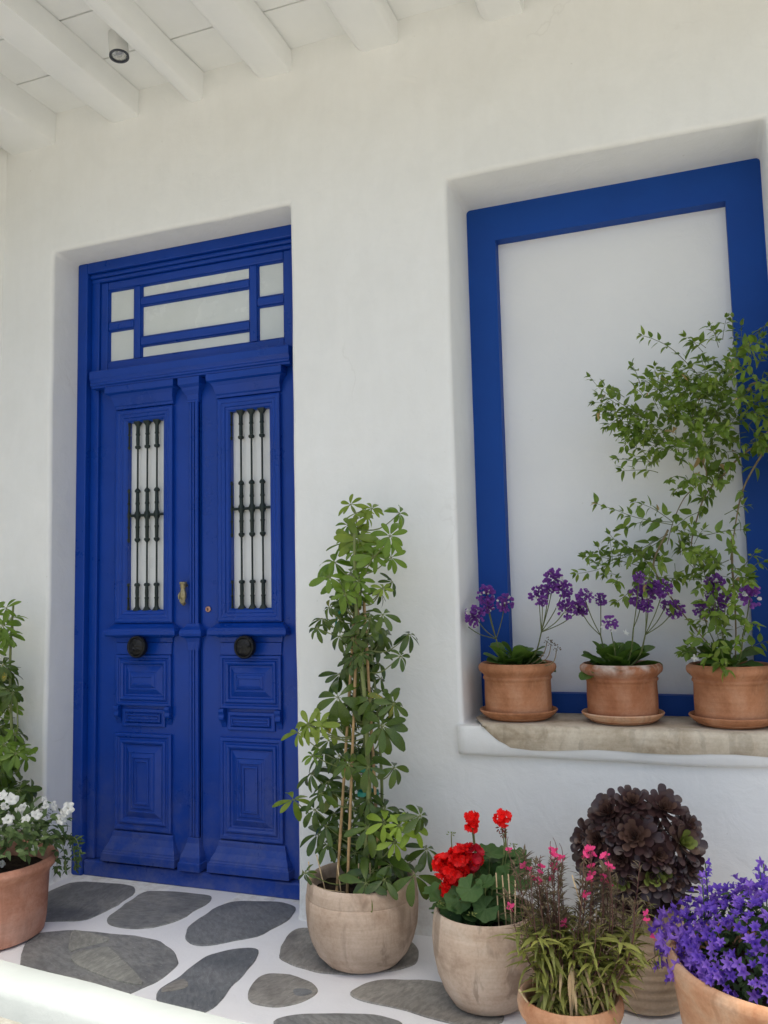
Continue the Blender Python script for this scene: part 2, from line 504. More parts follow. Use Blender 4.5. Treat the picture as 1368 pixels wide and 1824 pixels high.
def basis(pos, d, up, sc=1.0):
    X = Vector(d).normalized()
    Z = Vector(up)
    Z = Z - X * Z.dot(X)
    if Z.length < 1e-4:
        Z = X.orthogonal()
    Z.normalize()
    Y = Z.cross(X)
    if not isinstance(sc, (tuple, list)):
        sc = (sc, sc, sc)
    return Matrix(((X.x * sc[0], Y.x * sc[1], Z.x * sc[2], pos[0]), (X.y * sc[0], Y.y * sc[1], Z.y * sc[2], pos[1]),
                   (X.z * sc[0], Y.z * sc[1], Z.z * sc[2], pos[2]), (0, 0, 0, 1)))

def leaf_geo(L=1.0, Wd=0.4, prof=None, nseg=5, droop=0.2, fold=0.2, wave=0.0, ts=None):
    """leaf along +X, upper side +Z; returns verts, faces"""
    vs, fs = [], []
    if ts:
        nseg = len(ts) - 1
    for i in range(nseg + 1):
        t = ts[i] if ts else i / nseg
        w = Wd * 0.5 * max(prof(t), 0.012)
        x = L * t * (1 - 0.12 * droop * t)
        z = -droop * L * t * t
        wz = wave * math.sin(t * 9.0)
        vs += [(x, w, z + fold * w + wz), (x, 0, z), (x, -w, z + fold * w - wz)]
    for i in range(nseg):
        a = i * 3
        fs += [(a, a + 1, a + 4, a + 3), (a + 1, a + 2, a + 5, a + 4)]
    return vs, fs

def oblong(t): return (math.sin(math.pi * min(1, t * 0.93 + 0.04)) ** 0.6) * (0.55 + 0.6 * t) if t < 1 else 0.25
def ovate(t): return math.sin(math.pi * t ** 0.72) ** 0.9
def lance(t): return math.sin(math.pi * t ** 0.8)
def spat(t): return (0.26 + 0.86 * t ** 1.4) * (1 if t < 0.72 else math.sqrt(max(0, 1 - ((t - 0.72) / 0.285) ** 2)))

def tmpl(name, geo, mat, smooth=True):
    b = MB()
    b.add(*geo)
    return b.mesh(name, mat, smooth=179 if smooth else None), geo

def emit(root, name, items, limit=300, stuff='foliage', keyf=None):
    """items: (template, matrix). The nearest become parts; the rest one stuff part."""
    items = sorted(items, key=lambda it: (it[1].translation - CAM).length)
    for t, M in items[:limit]:
        put(name, t[0], M, root)
    rest = items[limit:]
    if rest:
        mats, b = [], MB()
        for t, M in rest:
            m = t[0].materials[0]
            if m not in mats:
                mats.append(m)
            b.add([M @ Vector(p) for p in t[1][0]], t[1][1], mats.index(m))
        o = b.build(stuff, mats, root, smooth=179)
        o['kind'] = 'stuff'
        return o

def rdir(r=rnd, zmin=-1.0):
    while True:
        v = Vector((r.uniform(-1, 1), r.uniform(-1, 1), r.uniform(-1, 1)))
        if 0.05 < v.length < 1 and v.z >= zmin:
            return v.normalized()
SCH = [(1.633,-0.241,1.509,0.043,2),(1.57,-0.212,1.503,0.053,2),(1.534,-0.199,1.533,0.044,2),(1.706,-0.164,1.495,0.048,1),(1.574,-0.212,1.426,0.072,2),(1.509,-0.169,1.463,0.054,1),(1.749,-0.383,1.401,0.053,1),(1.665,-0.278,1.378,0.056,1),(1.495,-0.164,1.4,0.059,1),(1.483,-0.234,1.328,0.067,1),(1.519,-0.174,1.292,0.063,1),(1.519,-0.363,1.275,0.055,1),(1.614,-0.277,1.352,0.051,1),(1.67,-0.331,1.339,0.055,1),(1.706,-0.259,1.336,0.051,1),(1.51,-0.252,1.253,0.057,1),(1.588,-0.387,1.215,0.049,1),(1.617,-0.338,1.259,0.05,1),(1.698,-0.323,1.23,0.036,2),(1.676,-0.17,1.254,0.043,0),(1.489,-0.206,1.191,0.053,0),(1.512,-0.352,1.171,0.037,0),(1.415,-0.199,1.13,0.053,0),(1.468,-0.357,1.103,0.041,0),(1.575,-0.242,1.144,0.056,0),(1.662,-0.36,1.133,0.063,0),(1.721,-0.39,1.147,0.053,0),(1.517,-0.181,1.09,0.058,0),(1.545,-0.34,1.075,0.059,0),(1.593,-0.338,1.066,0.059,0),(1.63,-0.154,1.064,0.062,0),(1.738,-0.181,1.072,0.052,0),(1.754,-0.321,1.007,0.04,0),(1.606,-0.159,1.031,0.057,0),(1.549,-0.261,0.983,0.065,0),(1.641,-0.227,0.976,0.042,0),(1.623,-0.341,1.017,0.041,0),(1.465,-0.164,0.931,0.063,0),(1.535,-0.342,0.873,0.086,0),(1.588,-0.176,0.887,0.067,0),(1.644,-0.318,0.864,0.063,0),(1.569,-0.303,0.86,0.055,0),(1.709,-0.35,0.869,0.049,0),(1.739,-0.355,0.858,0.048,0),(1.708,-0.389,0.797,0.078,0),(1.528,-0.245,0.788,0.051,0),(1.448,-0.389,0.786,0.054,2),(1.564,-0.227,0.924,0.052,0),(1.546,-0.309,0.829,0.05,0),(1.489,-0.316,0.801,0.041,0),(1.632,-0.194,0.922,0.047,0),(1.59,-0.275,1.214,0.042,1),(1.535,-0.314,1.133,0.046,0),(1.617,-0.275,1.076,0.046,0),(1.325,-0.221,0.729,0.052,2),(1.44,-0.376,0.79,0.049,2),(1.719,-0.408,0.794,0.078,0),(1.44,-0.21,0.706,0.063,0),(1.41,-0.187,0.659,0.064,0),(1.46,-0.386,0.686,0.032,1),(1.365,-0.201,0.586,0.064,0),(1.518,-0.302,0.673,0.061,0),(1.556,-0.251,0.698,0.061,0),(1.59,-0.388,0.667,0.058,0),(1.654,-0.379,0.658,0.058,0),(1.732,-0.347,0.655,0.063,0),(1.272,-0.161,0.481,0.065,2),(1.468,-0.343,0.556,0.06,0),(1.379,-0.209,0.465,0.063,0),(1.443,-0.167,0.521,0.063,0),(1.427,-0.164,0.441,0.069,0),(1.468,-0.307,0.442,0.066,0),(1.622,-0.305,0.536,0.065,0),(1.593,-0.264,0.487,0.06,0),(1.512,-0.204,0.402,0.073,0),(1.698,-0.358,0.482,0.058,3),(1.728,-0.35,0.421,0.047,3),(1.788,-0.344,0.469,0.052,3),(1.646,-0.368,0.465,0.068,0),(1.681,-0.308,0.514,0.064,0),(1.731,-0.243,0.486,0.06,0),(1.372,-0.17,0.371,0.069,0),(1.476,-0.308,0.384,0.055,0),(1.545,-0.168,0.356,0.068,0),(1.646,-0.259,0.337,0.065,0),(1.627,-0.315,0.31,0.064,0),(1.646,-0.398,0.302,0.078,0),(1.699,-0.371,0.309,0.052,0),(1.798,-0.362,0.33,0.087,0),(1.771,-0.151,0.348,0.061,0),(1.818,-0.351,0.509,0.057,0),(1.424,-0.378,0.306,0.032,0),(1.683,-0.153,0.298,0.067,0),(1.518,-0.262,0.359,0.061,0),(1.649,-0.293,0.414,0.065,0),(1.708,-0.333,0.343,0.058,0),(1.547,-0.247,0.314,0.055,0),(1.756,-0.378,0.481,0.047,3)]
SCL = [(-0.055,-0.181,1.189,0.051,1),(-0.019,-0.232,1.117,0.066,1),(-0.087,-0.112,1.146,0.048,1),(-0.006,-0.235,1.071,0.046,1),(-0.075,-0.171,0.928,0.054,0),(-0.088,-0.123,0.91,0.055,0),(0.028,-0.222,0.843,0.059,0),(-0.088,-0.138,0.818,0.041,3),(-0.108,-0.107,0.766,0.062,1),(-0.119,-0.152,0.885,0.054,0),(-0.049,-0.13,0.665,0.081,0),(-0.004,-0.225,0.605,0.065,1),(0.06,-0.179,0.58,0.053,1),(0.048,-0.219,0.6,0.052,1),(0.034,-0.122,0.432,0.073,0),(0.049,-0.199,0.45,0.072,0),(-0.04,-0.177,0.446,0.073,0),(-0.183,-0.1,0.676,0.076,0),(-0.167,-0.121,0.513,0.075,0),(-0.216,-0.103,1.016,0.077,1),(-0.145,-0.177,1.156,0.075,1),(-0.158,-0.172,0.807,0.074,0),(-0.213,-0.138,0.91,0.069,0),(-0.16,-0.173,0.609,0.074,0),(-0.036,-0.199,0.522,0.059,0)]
JB = [(0.9,[(2.733,0.087,1.925),(2.645,0.067,2.032),(2.579,0.047,2.075),(2.545,0.027,2.084)]),(1,[(2.61,0.082,1.745),(2.562,0.093,1.784),(2.487,0.105,1.847),(2.431,0.117,1.894),(2.384,0.128,1.94),(2.352,0.14,1.986)]),(1,[(2.76,0.192,1.783),(2.795,0.194,1.878),(2.814,0.195,1.952),(2.847,0.197,2.003),(2.87,0.199,2.071),(2.874,0.2,2.126)]),(1,[(2.987,0.105,2.119),(2.952,0.097,2.095),(2.893,0.089,2.043),(2.857,0.08,1.998),(2.815,0.072,1.928)]),(1,[(2.889,0.027,2.032),(2.88,0.013,1.968),(2.885,-0.001,1.913),(2.918,-0.015,1.861)]),(2.4,[(2.972,0.159,1.732),(2.933,0.165,1.71),(2.851,0.17,1.665),(2.789,0.176,1.602),(2.726,0.182,1.537),(2.692,0.188,1.455),(2.667,0.194,1.36),(2.673,0.2,1.28)]),(2.4,[(2.967,0.079,1.744),(2.926,0.085,1.677),(2.881,0.091,1.61),(2.84,0.097,1.532),(2.816,0.103,1.442),(2.789,0.109,1.3)]),(1.6,[(2.724,0.157,1.77),(2.71,0.16,1.685),(2.73,0.163,1.599),(2.677,0.166,1.55),(2.646,0.169,1.514),(2.611,0.172,1.442),(2.587,0.174,1.363)]),(1,[(2.612,0.136,1.439),(2.564,0.145,1.479),(2.524,0.154,1.504),(2.483,0.163,1.521)]),(1,[(2.614,0.079,1.435),(2.514,0.088,1.441),(2.436,0.098,1.42)]),(1,[(2.614,0.063,1.424),(2.497,0.059,1.455),(2.428,0.055,1.485),(2.368,0.051,1.509)]),(1,[(2.59,0.156,1.399),(2.516,0.162,1.36),(2.431,0.167,1.331),(2.351,0.173,1.328)]),(1,[(2.561,0.066,1.736),(2.501,0.083,1.771),(2.449,0.101,1.801),(2.41,0.118,1.791)]),(1,[(2.576,0.133,1.714),(2.526,0.134,1.74),(2.469,0.134,1.745),(2.439,0.135,1.758)]),(1,[(2.583,0.012,1.637),(2.539,0.011,1.64),(2.48,0.01,1.65),(2.445,0.009,1.658)]),(1,[(2.574,0.058,1.607),(2.535,0.065,1.619),(2.453,0.072,1.623)]),(1,[(2.542,0.098,1.808),(2.486,0.109,1.826),(2.428,0.121,1.845),(2.379,0.132,1.841)]),(1,[(2.621,0.133,1.796),(2.584,0.144,1.878),(2.588,0.154,1.957),(2.599,0.165,1.986)]),(1,[(2.691,0.076,1.79),(2.73,0.079,1.871),(2.743,0.083,1.939),(2.748,0.086,1.987)]),(1,[(2.811,0.15,1.824),(2.872,0.162,1.874),(2.926,0.174,1.892),(2.98,0.186,1.899)]),(1,[(2.805,0.077,1.758),(2.877,0.089,1.775),(2.933,0.102,1.787),(2.978,0.115,1.801)]),(1,[(2.644,0.175,1.878),(2.616,0.181,1.927),(2.544,0.186,1.958),(2.518,0.192,1.957)]),(1,[(2.765,0.195,1.87),(2.797,0.213,1.914),(2.825,0.231,1.959),(2.838,0.24,2.004)]),(1,[(2.779,0.108,1.454),(2.828,0.106,1.477),(2.851,0.103,1.481)]),(1,[(2.708,0.042,1.382),(2.775,0.06,1.395),(2.831,0.079,1.399)]),(1.2,[(2.759,0.188,1.675),(2.77,0.184,1.609),(2.737,0.179,1.542),(2.708,0.175,1.474)]),(1,[(2.703,0.141,1.472),(2.658,0.152,1.454),(2.621,0.162,1.424)]),(1.2,[(2.593,0.149,1.398),(2.538,0.135,1.359),(2.45,0.121,1.325),(2.353,0.107,1.282),(2.277,0.093,1.268)]),(1,[(2.524,0.158,1.278),(2.446,0.159,1.305),(2.366,0.159,1.325),(2.317,0.16,1.343)]),(1,[(2.517,0.136,1.261),(2.452,0.126,1.198),(2.411,0.115,1.166)]),(1.2,[(2.505,0.129,1.335),(2.533,0.134,1.261),(2.601,0.14,1.243),(2.692,0.146,1.237),(2.76,0.151,1.247),(2.818,0.157,1.229)]),(2.4,[(2.798,0.131,1.372),(2.794,0.136,1.269),(2.796,0.141,1.175),(2.792,0.147,1.033),(2.782,0.152,0.932)]),(1.5,[(2.732,0.015,1.17),(2.732,-0.014,1.065),(2.753,-0.042,0.949)]),(1,[(2.784,0.094,1.3),(2.678,0.099,1.256),(2.633,0.105,1.25)]),(1,[(2.764,0.052,0.971),(2.742,0.057,0.955),(2.725,0.062,0.909),(2.727,0.068,0.878)]),(1,[(2.527,0.13,1.294),(2.484,0.105,1.343),(2.424,0.08,1.377),(2.404,0.056,1.401)]),(1,[(2.782,0.1,1.137),(2.751,0.075,1.107),(2.708,0.051,1.124)]),(1,[(2.789,0.02,1.116),(2.818,-0.01,1.102),(2.85,-0.041,1.088)]),(1,[(2.79,0.07,1.23),(2.831,0.043,1.282),(2.86,0.016,1.318)]),(1,[(2.538,0.047,1.276),(2.523,0.009,1.228),(2.516,-0.028,1.198)]),(1,[(2.707,0.098,1.24),(2.702,0.085,1.287),(2.712,0.072,1.326)]),(2,[(2.595,0.126,1.413),(2.543,0.127,1.309),(2.555,0.127,1.244),(2.633,0.128,1.114),(2.723,0.128,0.996),(2.775,0.129,0.934)])]
JE = [((2.68,0.09,1.792),0.223,0.116,60),((2.654,0.09,1.647),0.126,0.106,30),((2.862,0.09,1.852),0.114,0.143,32),((2.61,0.09,1.33),0.106,0.058,16),((2.449,0.09,1.277),0.137,0.049,16),((2.776,0.09,1.267),0.094,0.066,12),((2.767,0.09,1.108),0.075,0.084,14),((2.743,0.09,0.988),0.084,0.056,14),((2.563,0.09,1.853),0.138,0.099,26),((2.808,0.09,1.985),0.115,0.077,20),((2.739,0.09,1.718),0.173,0.096,34)]
ST = [[(0.074,-0.188),(0.058,0.004),(0.086,0.107),(0.347,0.129),(0.4,0.108),(0.447,-0.018),(0.447,-0.179),(0.43,-0.255),(0.327,-0.297),(0.217,-0.326)],[(0.517,-0.245),(0.476,-0.144),(0.452,0.07),(0.489,0.102),(0.73,0.125),(0.775,0.105),(0.788,0.017),(0.769,-0.167),(0.735,-0.225),(0.667,-0.263),(0.578,-0.274)],[(0.877,-0.262),(0.842,-0.181),(0.837,-0.059),(0.848,0.063),(0.899,0.106),(1.043,0.142),(1.124,0.12),(1.167,0.055),(1.171,-0.043),(1.144,-0.178),(1.069,-0.268),(0.979,-0.328),(0.925,-0.313)],[(0.625,-0.805),(0.313,-0.438),(0.394,-0.371),(0.45,-0.344),(0.709,-0.319),(0.794,-0.321),(0.881,-0.358),(0.979,-0.439),(1.008,-0.507),(1.005,-0.589),(0.982,-0.657),(0.953,-0.748),(0.864,-0.823)],[(1.04,-0.663),(1.05,-0.601),(1.052,-0.511),(1.047,-0.418),(1.071,-0.35),(1.116,-0.299),(1.179,-0.275),(1.213,-0.306),(1.237,-0.396),(1.247,-0.52),(1.261,-0.617),(1.271,-0.7),(1.231,-0.765),(1.115,-0.743)],[(1.282,-0.307),(1.248,-0.199),(1.229,-0.096),(1.281,-0.06),(1.48,-0.032),(1.645,-0.036),(1.697,-0.086),(1.728,-0.14),(1.752,-0.219),(1.736,-0.257),(1.698,-0.294),(1.613,-0.361),(1.527,-0.383),(1.417,-0.375),(1.324,-0.346)],[(1.329,-0.601),(1.299,-0.523),(1.302,-0.452),(1.349,-0.424),(1.457,-0.442),(1.518,-0.483),(1.528,-0.53),(1.5,-0.588),(1.443,-0.63),(1.38,-0.634),(1.349,-0.623)],[(1.618,-0.487),(1.628,-0.432),(1.677,-0.374),(1.752,-0.344),(1.86,-0.328),(1.983,-0.356),(2.061,-0.407),(2.115,-0.507),(2.048,-0.56),(1.949,-0.561),(1.875,-0.547),(1.747,-0.522),(1.665,-0.521)],[(1.474,-0.715),(1.501,-0.662),(1.587,-0.625),(1.706,-0.589),(1.791,-0.587),(1.842,-0.602),(1.839,-0.682),(1.712,-0.758),(1.542,-0.767)]]
CRACK = [[(0.584,-0.524),(0.465,-0.371),(0.466,-0.347),(0.629,-0.365),(0.652,-0.388),(0.596,-0.464)],[(0.64,-0.573),(0.6,-0.519),(0.678,-0.435),(0.714,-0.455),(0.965,-0.62),(0.981,-0.65),(0.806,-0.635)],[(1.048,-0.674),(1.066,-0.552),(1.121,-0.593),(1.113,-0.63)]]
PET = [(0.293,-0.491,0.5,0.026),(0.262,-0.412,0.428,0.026),(0.307,-0.52,0.435,0.021),(0.238,-0.471,0.384,0.021),(0.239,-0.487,0.365,0.021),(0.452,-0.411,0.418,0.021),(0.515,-0.446,0.47,0.023),(0.373,-0.36,0.449,0.019),(0.396,-0.475,0.447,0.021),(0.384,-0.516,0.439,0.017),(0.351,-0.386,0.474,0.014),(0.264,-0.509,0.514,0.021),(0.366,-0.395,0.454,0.015),(0.395,-0.479,0.33,0.014),(0.213,-0.45,0.25,0.014),(0.108,-0.405,0.434,0.024),(0.127,-0.422,0.38,0.024),(0.462,-0.41,0.441,0.018),(0.287,-0.422,0.45,0.018),(0.216,-0.443,0.456,0.018)]
GER = [(1.939,-0.478,0.401,0.041),(1.982,-0.491,0.441,0.033),(2.012,-0.464,0.429,0.041),(1.954,-0.466,0.371,0.033),(1.937,-0.443,0.318,0.041),(1.986,-0.442,0.395,0.037),(1.919,-0.463,0.403,0.03),(1.969,-0.479,0.397,0.033),(2.006,-0.42,0.535,0.023),(2.005,-0.42,0.508,0.023),(2.101,-0.42,0.538,0.028)]
GEL = [(2.007,-0.413,0.345),(2.021,-0.52,0.359),(2.062,-0.507,0.376),(2.039,-0.452,0.318),(2.014,-0.446,0.285),(1.991,-0.503,0.281),(2.016,-0.444,0.256),(2.046,-0.413,0.237),(2.102,-0.475,0.276),(2.084,-0.468,0.313),(1.97,-0.493,0.289),(1.948,-0.485,0.266),(1.979,-0.403,0.281),(2.053,-0.372,0.409),(2.026,-0.314,0.36),(2.063,-0.319,0.365),(2.089,-0.35,0.366),(2.062,-0.384,0.355),(2.02,-0.312,0.329),(2.118,-0.46,0.377),(2.129,-0.368,0.414),(1.918,-0.482,0.304),(1.877,-0.402,0.296),(2.089,-0.361,0.409),(2.079,-0.486,0.36),(2.103,-0.463,0.355),(2.059,-0.505,0.303),(1.925,-0.445,0.275),(1.99,-0.467,0.321),(2.135,-0.381,0.39),(2.077,-0.426,0.277),(1.894,-0.421,0.256),(2.055,-0.409,0.431),(2.009,-0.357,0.371),(2.115,-0.383,0.367),(2.15,-0.408,0.364),(2.018,-0.426,0.328),(1.978,-0.491,0.314)]
AE = [(2.392,-0.3,0.55,0.075,0),(2.465,-0.3,0.583,0.063,0),(2.557,-0.3,0.572,0.073,0),(2.466,-0.3,0.483,0.074,1),(2.605,-0.3,0.478,0.078,2),(2.406,-0.3,0.495,0.04,0),(2.354,-0.3,0.464,0.058,1),(2.321,-0.3,0.464,0.067,0),(2.421,-0.3,0.353,0.074,2),(2.515,-0.3,0.373,0.079,2),(2.542,-0.3,0.386,0.056,2),(2.573,-0.3,0.362,0.061,0),(2.617,-0.3,0.409,0.067,0),(2.424,-0.3,0.414,0.063,0),(2.534,-0.3,0.434,0.056,0),(2.334,-0.3,0.395,0.066,0),(2.474,-0.3,0.309,0.062,0),(2.623,-0.3,0.523,0.056,0)]
GAF = [(2.188,-0.737,0.536),(2.19,-0.755,0.413),(2.208,-0.622,0.464),(2.268,-0.733,0.499),(2.24,-0.683,0.461),(2.29,-0.704,0.535),(2.316,-0.677,0.51),(2.292,-0.683,0.49),(2.289,-0.661,0.459),(2.384,-0.761,0.559),(2.388,-0.658,0.52),(2.436,-0.732,0.546),(2.419,-0.695,0.477),(2.441,-0.726,0.517),(2.38,-0.733,0.453),(2.318,-0.695,0.363),(2.393,-0.706,0.506),(2.394,-0.722,0.488),(2.519,-0.661,0.396),(2.54,-0.685,0.343),(2.52,-0.774,0.418),(2.313,-0.74,0.545),(2.391,-0.707,0.549),(2.312,-0.633,0.325),(2.422,-0.638,0.445),(2.262,-0.693,0.457)]
STA = [[(1.915,0.042,1.125,0.038),(1.938,0.133,1.2,0.037),(1.951,0.091,1.157,0.026),(2.013,0.109,1.169,0.034),(1.852,0.125,1.093,0.012)],[(2.194,0.116,1.249,0.041),(2.233,0.098,1.215,0.032),(2.131,0.149,1.196,0.036),(2.181,0.086,1.216,0.02),(2.24,0.087,1.145,0.035),(2.282,0.142,1.143,0.029),(2.159,0.064,1.175,0.02)],[(2.304,0.076,1.185,0.03),(2.353,0.14,1.175,0.023),(2.391,0.048,1.096,0.027),(2.278,0.14,1.143,0.02),(2.498,0.123,1.181,0.045),(2.525,0.092,1.212,0.036),(2.571,0.074,1.208,0.032),(2.604,0.134,1.138,0.034),(2.573,0.149,1.15,0.02),(2.494,0.057,1.249,0.021),(2.51,0.097,1.149,0.024)],[(2.69,0.106,1.138,0.032),(2.736,0.1,1.223,0.033),(2.719,0.08,1.185,0.02),(2.84,0.058,1.179,0.038),(2.766,0.11,1.168,0.027),(2.739,0.137,1.136,0.022)]]
# ================================================================ ground, porch floor, kerb
def kerb_y(x):
    return -0.652 - 0.117 * x

b = MB()
b.add([(-300, -300, -0.03), (300, -300, -0.03), (300, 300, -0.03), (-300, 300, -0.03)], [(0, 1, 2, 3)])
ground = b.build('street_pavement', MT['pavement'])
ground['kind'] = 'structure'

b = MB()
nx, ny = 110, 28
X0, X1 = -0.6, 4.4
vs = []
for i in range(nx + 1):
    x = X0 + (X1 - X0) * i / nx
    ya, yb = 0.30, kerb_y(x) - 0.02
    for j in range(ny + 1):
        y = ya + (yb - ya) * j / ny
        vs.append((x, y, 0.0025 * noise.noise(Vector((x * 7, y * 7, 3.1))) + 0.001 * noise.noise(Vector((x * 23, y * 23, 1)))))
fs = [(i * (ny + 1) + j, i * (ny + 1) + j + 1, (i + 1) * (ny + 1) + j + 1, (i + 1) * (ny + 1) + j) for i in range(nx) for j in range(ny)]
b.add(vs, fs)
floor = b.build('porch_floor', MT['grout'], smooth=179)
floor['kind'] = 'structure'

def chaikin(pts, it=2):
    for _ in range(it):
        q = []
        for i in range(len(pts)):
            a, c = Vector(pts[i]), Vector(pts[(i + 1) % len(pts)])
            q += [a * 0.75 + c * 0.25, a * 0.25 + c * 0.75]
        pts = q
    return pts

def slab(name, poly, z0, z1, mat, parent, bev=0.004, it=2, jag=0.009):
    pts = chaikin([Vector((p[0], p[1])) for p in poly], it)
    area = sum(pts[i].x * pts[(i + 1) % len(pts)].y - pts[(i + 1) % len(pts)].x * pts[i].y for i in range(len(pts)))
    if area < 0:
        pts = pts[::-1]
    c = sum(pts, Vector((0, 0))) / len(pts)
    pts = [p + (p - c).normalized() * jag * noise.noise(Vector((p.x * 14, p.y * 14, z1 * 50))) for p in pts]
    inn = [p + (c - p).normalized() * bev for p in pts]
    rings = [[(p.x, p.y, z0) for p in pts], [(p.x, p.y, z1 - bev * 0.5) for p in pts], [(p.x, p.y, z1) for p in inn]]
    n = len(pts)
    m = MB()
    m.loft(rings, False, False)
    m.add([(p.x, p.y, z1) for p in inn] + [(c.x, c.y, z1 + 0.0006)], [(i, (i + 1) % n, n) for i in range(n)])
    return m.build(name, mat, parent)

smat = [0, 0, 1, 0, 1, 2, 2, 2, 0]
stones = []
EXTRA = [[(1.95, -0.30), (2.05, -0.06), (2.30, -0.05), (2.40, -0.25), (2.20, -0.36)], [(2.40, -0.62), (2.52, -0.42), (2.70, -0.30), (2.85, -0.50), (2.72, -0.72)],
         [(2.55, -0.05), (2.95, -0.05), (3.05, -0.28), (2.70, -0.24)], [(0.10, 0.12), (-0.28, 0.0), (-0.25, -0.28), (0.05, -0.24)], [(3.05, -0.35), (3.6, -0.2), (3.5, -0.8), (3.1, -0.8)], [(1.55, -0.04), (1.85, -0.03), (1.86, -0.14), (1.60, -0.10)]]
for i, poly in enumerate(ST):
    stones.append(slab('flagstone', poly, -0.01, 0.0045, SLATE[smat[i]], floor))
for i, poly in enumerate(EXTRA[:3] + EXTRA[4:5]):
    slab('flagstone', poly, -0.01, 0.0045, SLATE[i % 3], floor)
slab('slate_layer', CRACK[0], 0.004, 0.009, SLATE[3], stones[3], 0.002, 1, 0.008)
slab('slate_layer', CRACK[1], 0.004, 0.010, SLATE[3], stones[3], 0.002, 1, 0.008)
slab('slate_layer', CRACK[2], 0.004, 0.007, SLATE[2], stones[4], 0.002, 1, 0.008)
_c = Vector((0, 0))
stc = [sum((Vector(p) for p in ST[6]), Vector((0, 0))) / len(ST[6])]
slab('dark_stain', [(stc[0].x + 0.075 + 0.032 * math.cos(t) * (1 + .2 * math.sin(3 * t)), stc[0].y + 0.01 + 0.026 * math.sin(t)) for t in (k * math.pi / 5 for k in range(10))], 0.003, 0.0056, SLATE[1], stones[6], 0.001, 1, 0.004)

b = MB()
rings = []
for i in range(61):
    x = -1.2 + 6.0 * i / 60
    y = kerb_y(x)
    w = 0.004 * noise.noise(Vector((x * 3, 0, 7)))
    dz = 0.003 * noise.noise(Vector((x * 4, 5, 7)))
    prof = [(0.0, -0.06), (0.0, 0.040), (-0.010, 0.050), (-0.105, 0.050), (-0.135, 0.042), (-0.150, 0.022), (-0.158, -0.06)]
    rings.append([(x + 0.117 * p * -1, y + p + w, z + (dz if z > 0 else 0)) for p, z in prof])
b.loft(rings)
kerb = b.build('kerb', MT['kerb'], smooth=50, fixn=True)
kerb['kind'] = 'structure'

# ================================================================ house wall
DW, DH = 1.206, 2.80
NX1, NX2, NZ1, NZ2 = 1.868, 2.978, 0.735, 2.775
house = thing('house_wall', (1.5, 0, 0), 'white plastered house wall with a door recess and a deep window niche', 'wall')

def lin(a, c, step):
    n = max(1, round((c - a) / step))
    return [a + (c - a) * k / n for k in range(n)]
xs = lin(-0.34, 0, .05) + lin(0, DW, .05) + lin(DW, NX1, .05) + lin(NX1, NX2, .05) + lin(NX2, 4.4, .1) + [4.4]
zs = lin(-0.08, 0, .08) + lin(0, NZ1, .05) + lin(NZ1, NZ2, .05) + lin(NZ2, DH, .05) + lin(DH, 3.75, .06) + [3.75]

def hole(x, z):
    if 0 < x < DW and 0 < z < DH:
        return 0.34
    if NX1 < x < NX2 and NZ1 < z < NZ2:
        return 0.40
    return 0

def wp(x, y, z):
    n1 = noise.noise(Vector((x * 1.1, z * 1.1, 2)))
    n2 = noise.noise(Vector((x * 3.7, z * 3.7, 9)))
    n3 = noise.noise(Vector((x * 2.0 + 4, z * 2.6, y * 4)))
    k = 1.0 if y < 0.1 else 0.3
    return (x + 0.0045 * n3 * k, y + (0.010 * n1 + 0.005 * n2) * k, z + 0.004 * noise.noise(Vector((x * 2.4, z * 2.0 + 7, 1))) * k)

b = MB()
idx = {}
def vid(x, y, z):
    key = (round(x, 4), round(y, 4), round(z, 4))
    if key not in idx:
        idx[key] = len(b.v)
        b.v.append(Vector(wp(x, y, z)))
    return idx[key]
def quad(*p):
    b.f.append(tuple(vid(*q) for q in p))
    b.mi.append(0)
nI, nK = len(xs) - 1, len(zs) - 1
H = [[hole((xs[i] + xs[i + 1]) / 2, (zs[k] + zs[k + 1]) / 2) for k in range(nK)] for i in range(nI)]
for i in range(nI):
    for k in range(nK):
        xa, xb, za, zb = xs[i], xs[i + 1], zs[k], zs[k + 1]
        h = H[i][k]
        if not h:
            quad((xa, 0, za), (xb, 0, za), (xb, 0, zb), (xa, 0, zb))
            continue
        ys = [0, h * .25, h * .5, h * .75, h]
        for y0, y1 in zip(ys, ys[1:]):
            if not H[i - 1][k]:
                quad((xa, y1, za), (xa, y1, zb), (xa, y0, zb), (xa, y0, za))
            if not H[i + 1][k]:
                quad((xb, y1, zb), (xb, y1, za), (xb, y0, za), (xb, y0, zb))
            if not H[i][k - 1]:
                quad((xb, y1, za), (xa, y1, za), (xa, y0, za), (xb, y0, za))
            if not H[i][k + 1]:
                quad((xa, y1, zb), (xb, y1, zb), (xb, y0, zb), (xa, y0, zb))
wall = b.build('wall', MT['plaster'], house, smooth=35, bevel=0.016, bseg=4)
b = MB()
b.box((-1.0, 0.41, -0.08), (4.4, 0.62, 3.75))
b.build('wall_core', MT['plaster'], house)
# side wall of the porch
b = MB()
ys = [0.02 - 1.3 * k / 26 for k in range(27)]
zz = [-0.08 + 3.8 * k / 60 for k in range(61)]
vs, fs = [], []
for y in ys:
    for z in zz:
        rr = 0.03 * math.exp(-((y - 0.02) / 0.05) ** 2)
        vs.append((-0.315 + rr + 0.006 * noise.noise(Vector((y * 1.5, z * 1.5, 4))), y, z))
for i in range(26):
    for k in range(60):
        fs.append((i * 61 + k, (i + 1) * 61 + k, (i + 1) * 61 + k + 1, i * 61 + k + 1))
b.add(vs, fs)
b.box((-0.7, -1.28, -0.08), (-0.34, 0.02, 3.72))
b.build('side_wall', MT['plaster'], house, smooth=60)

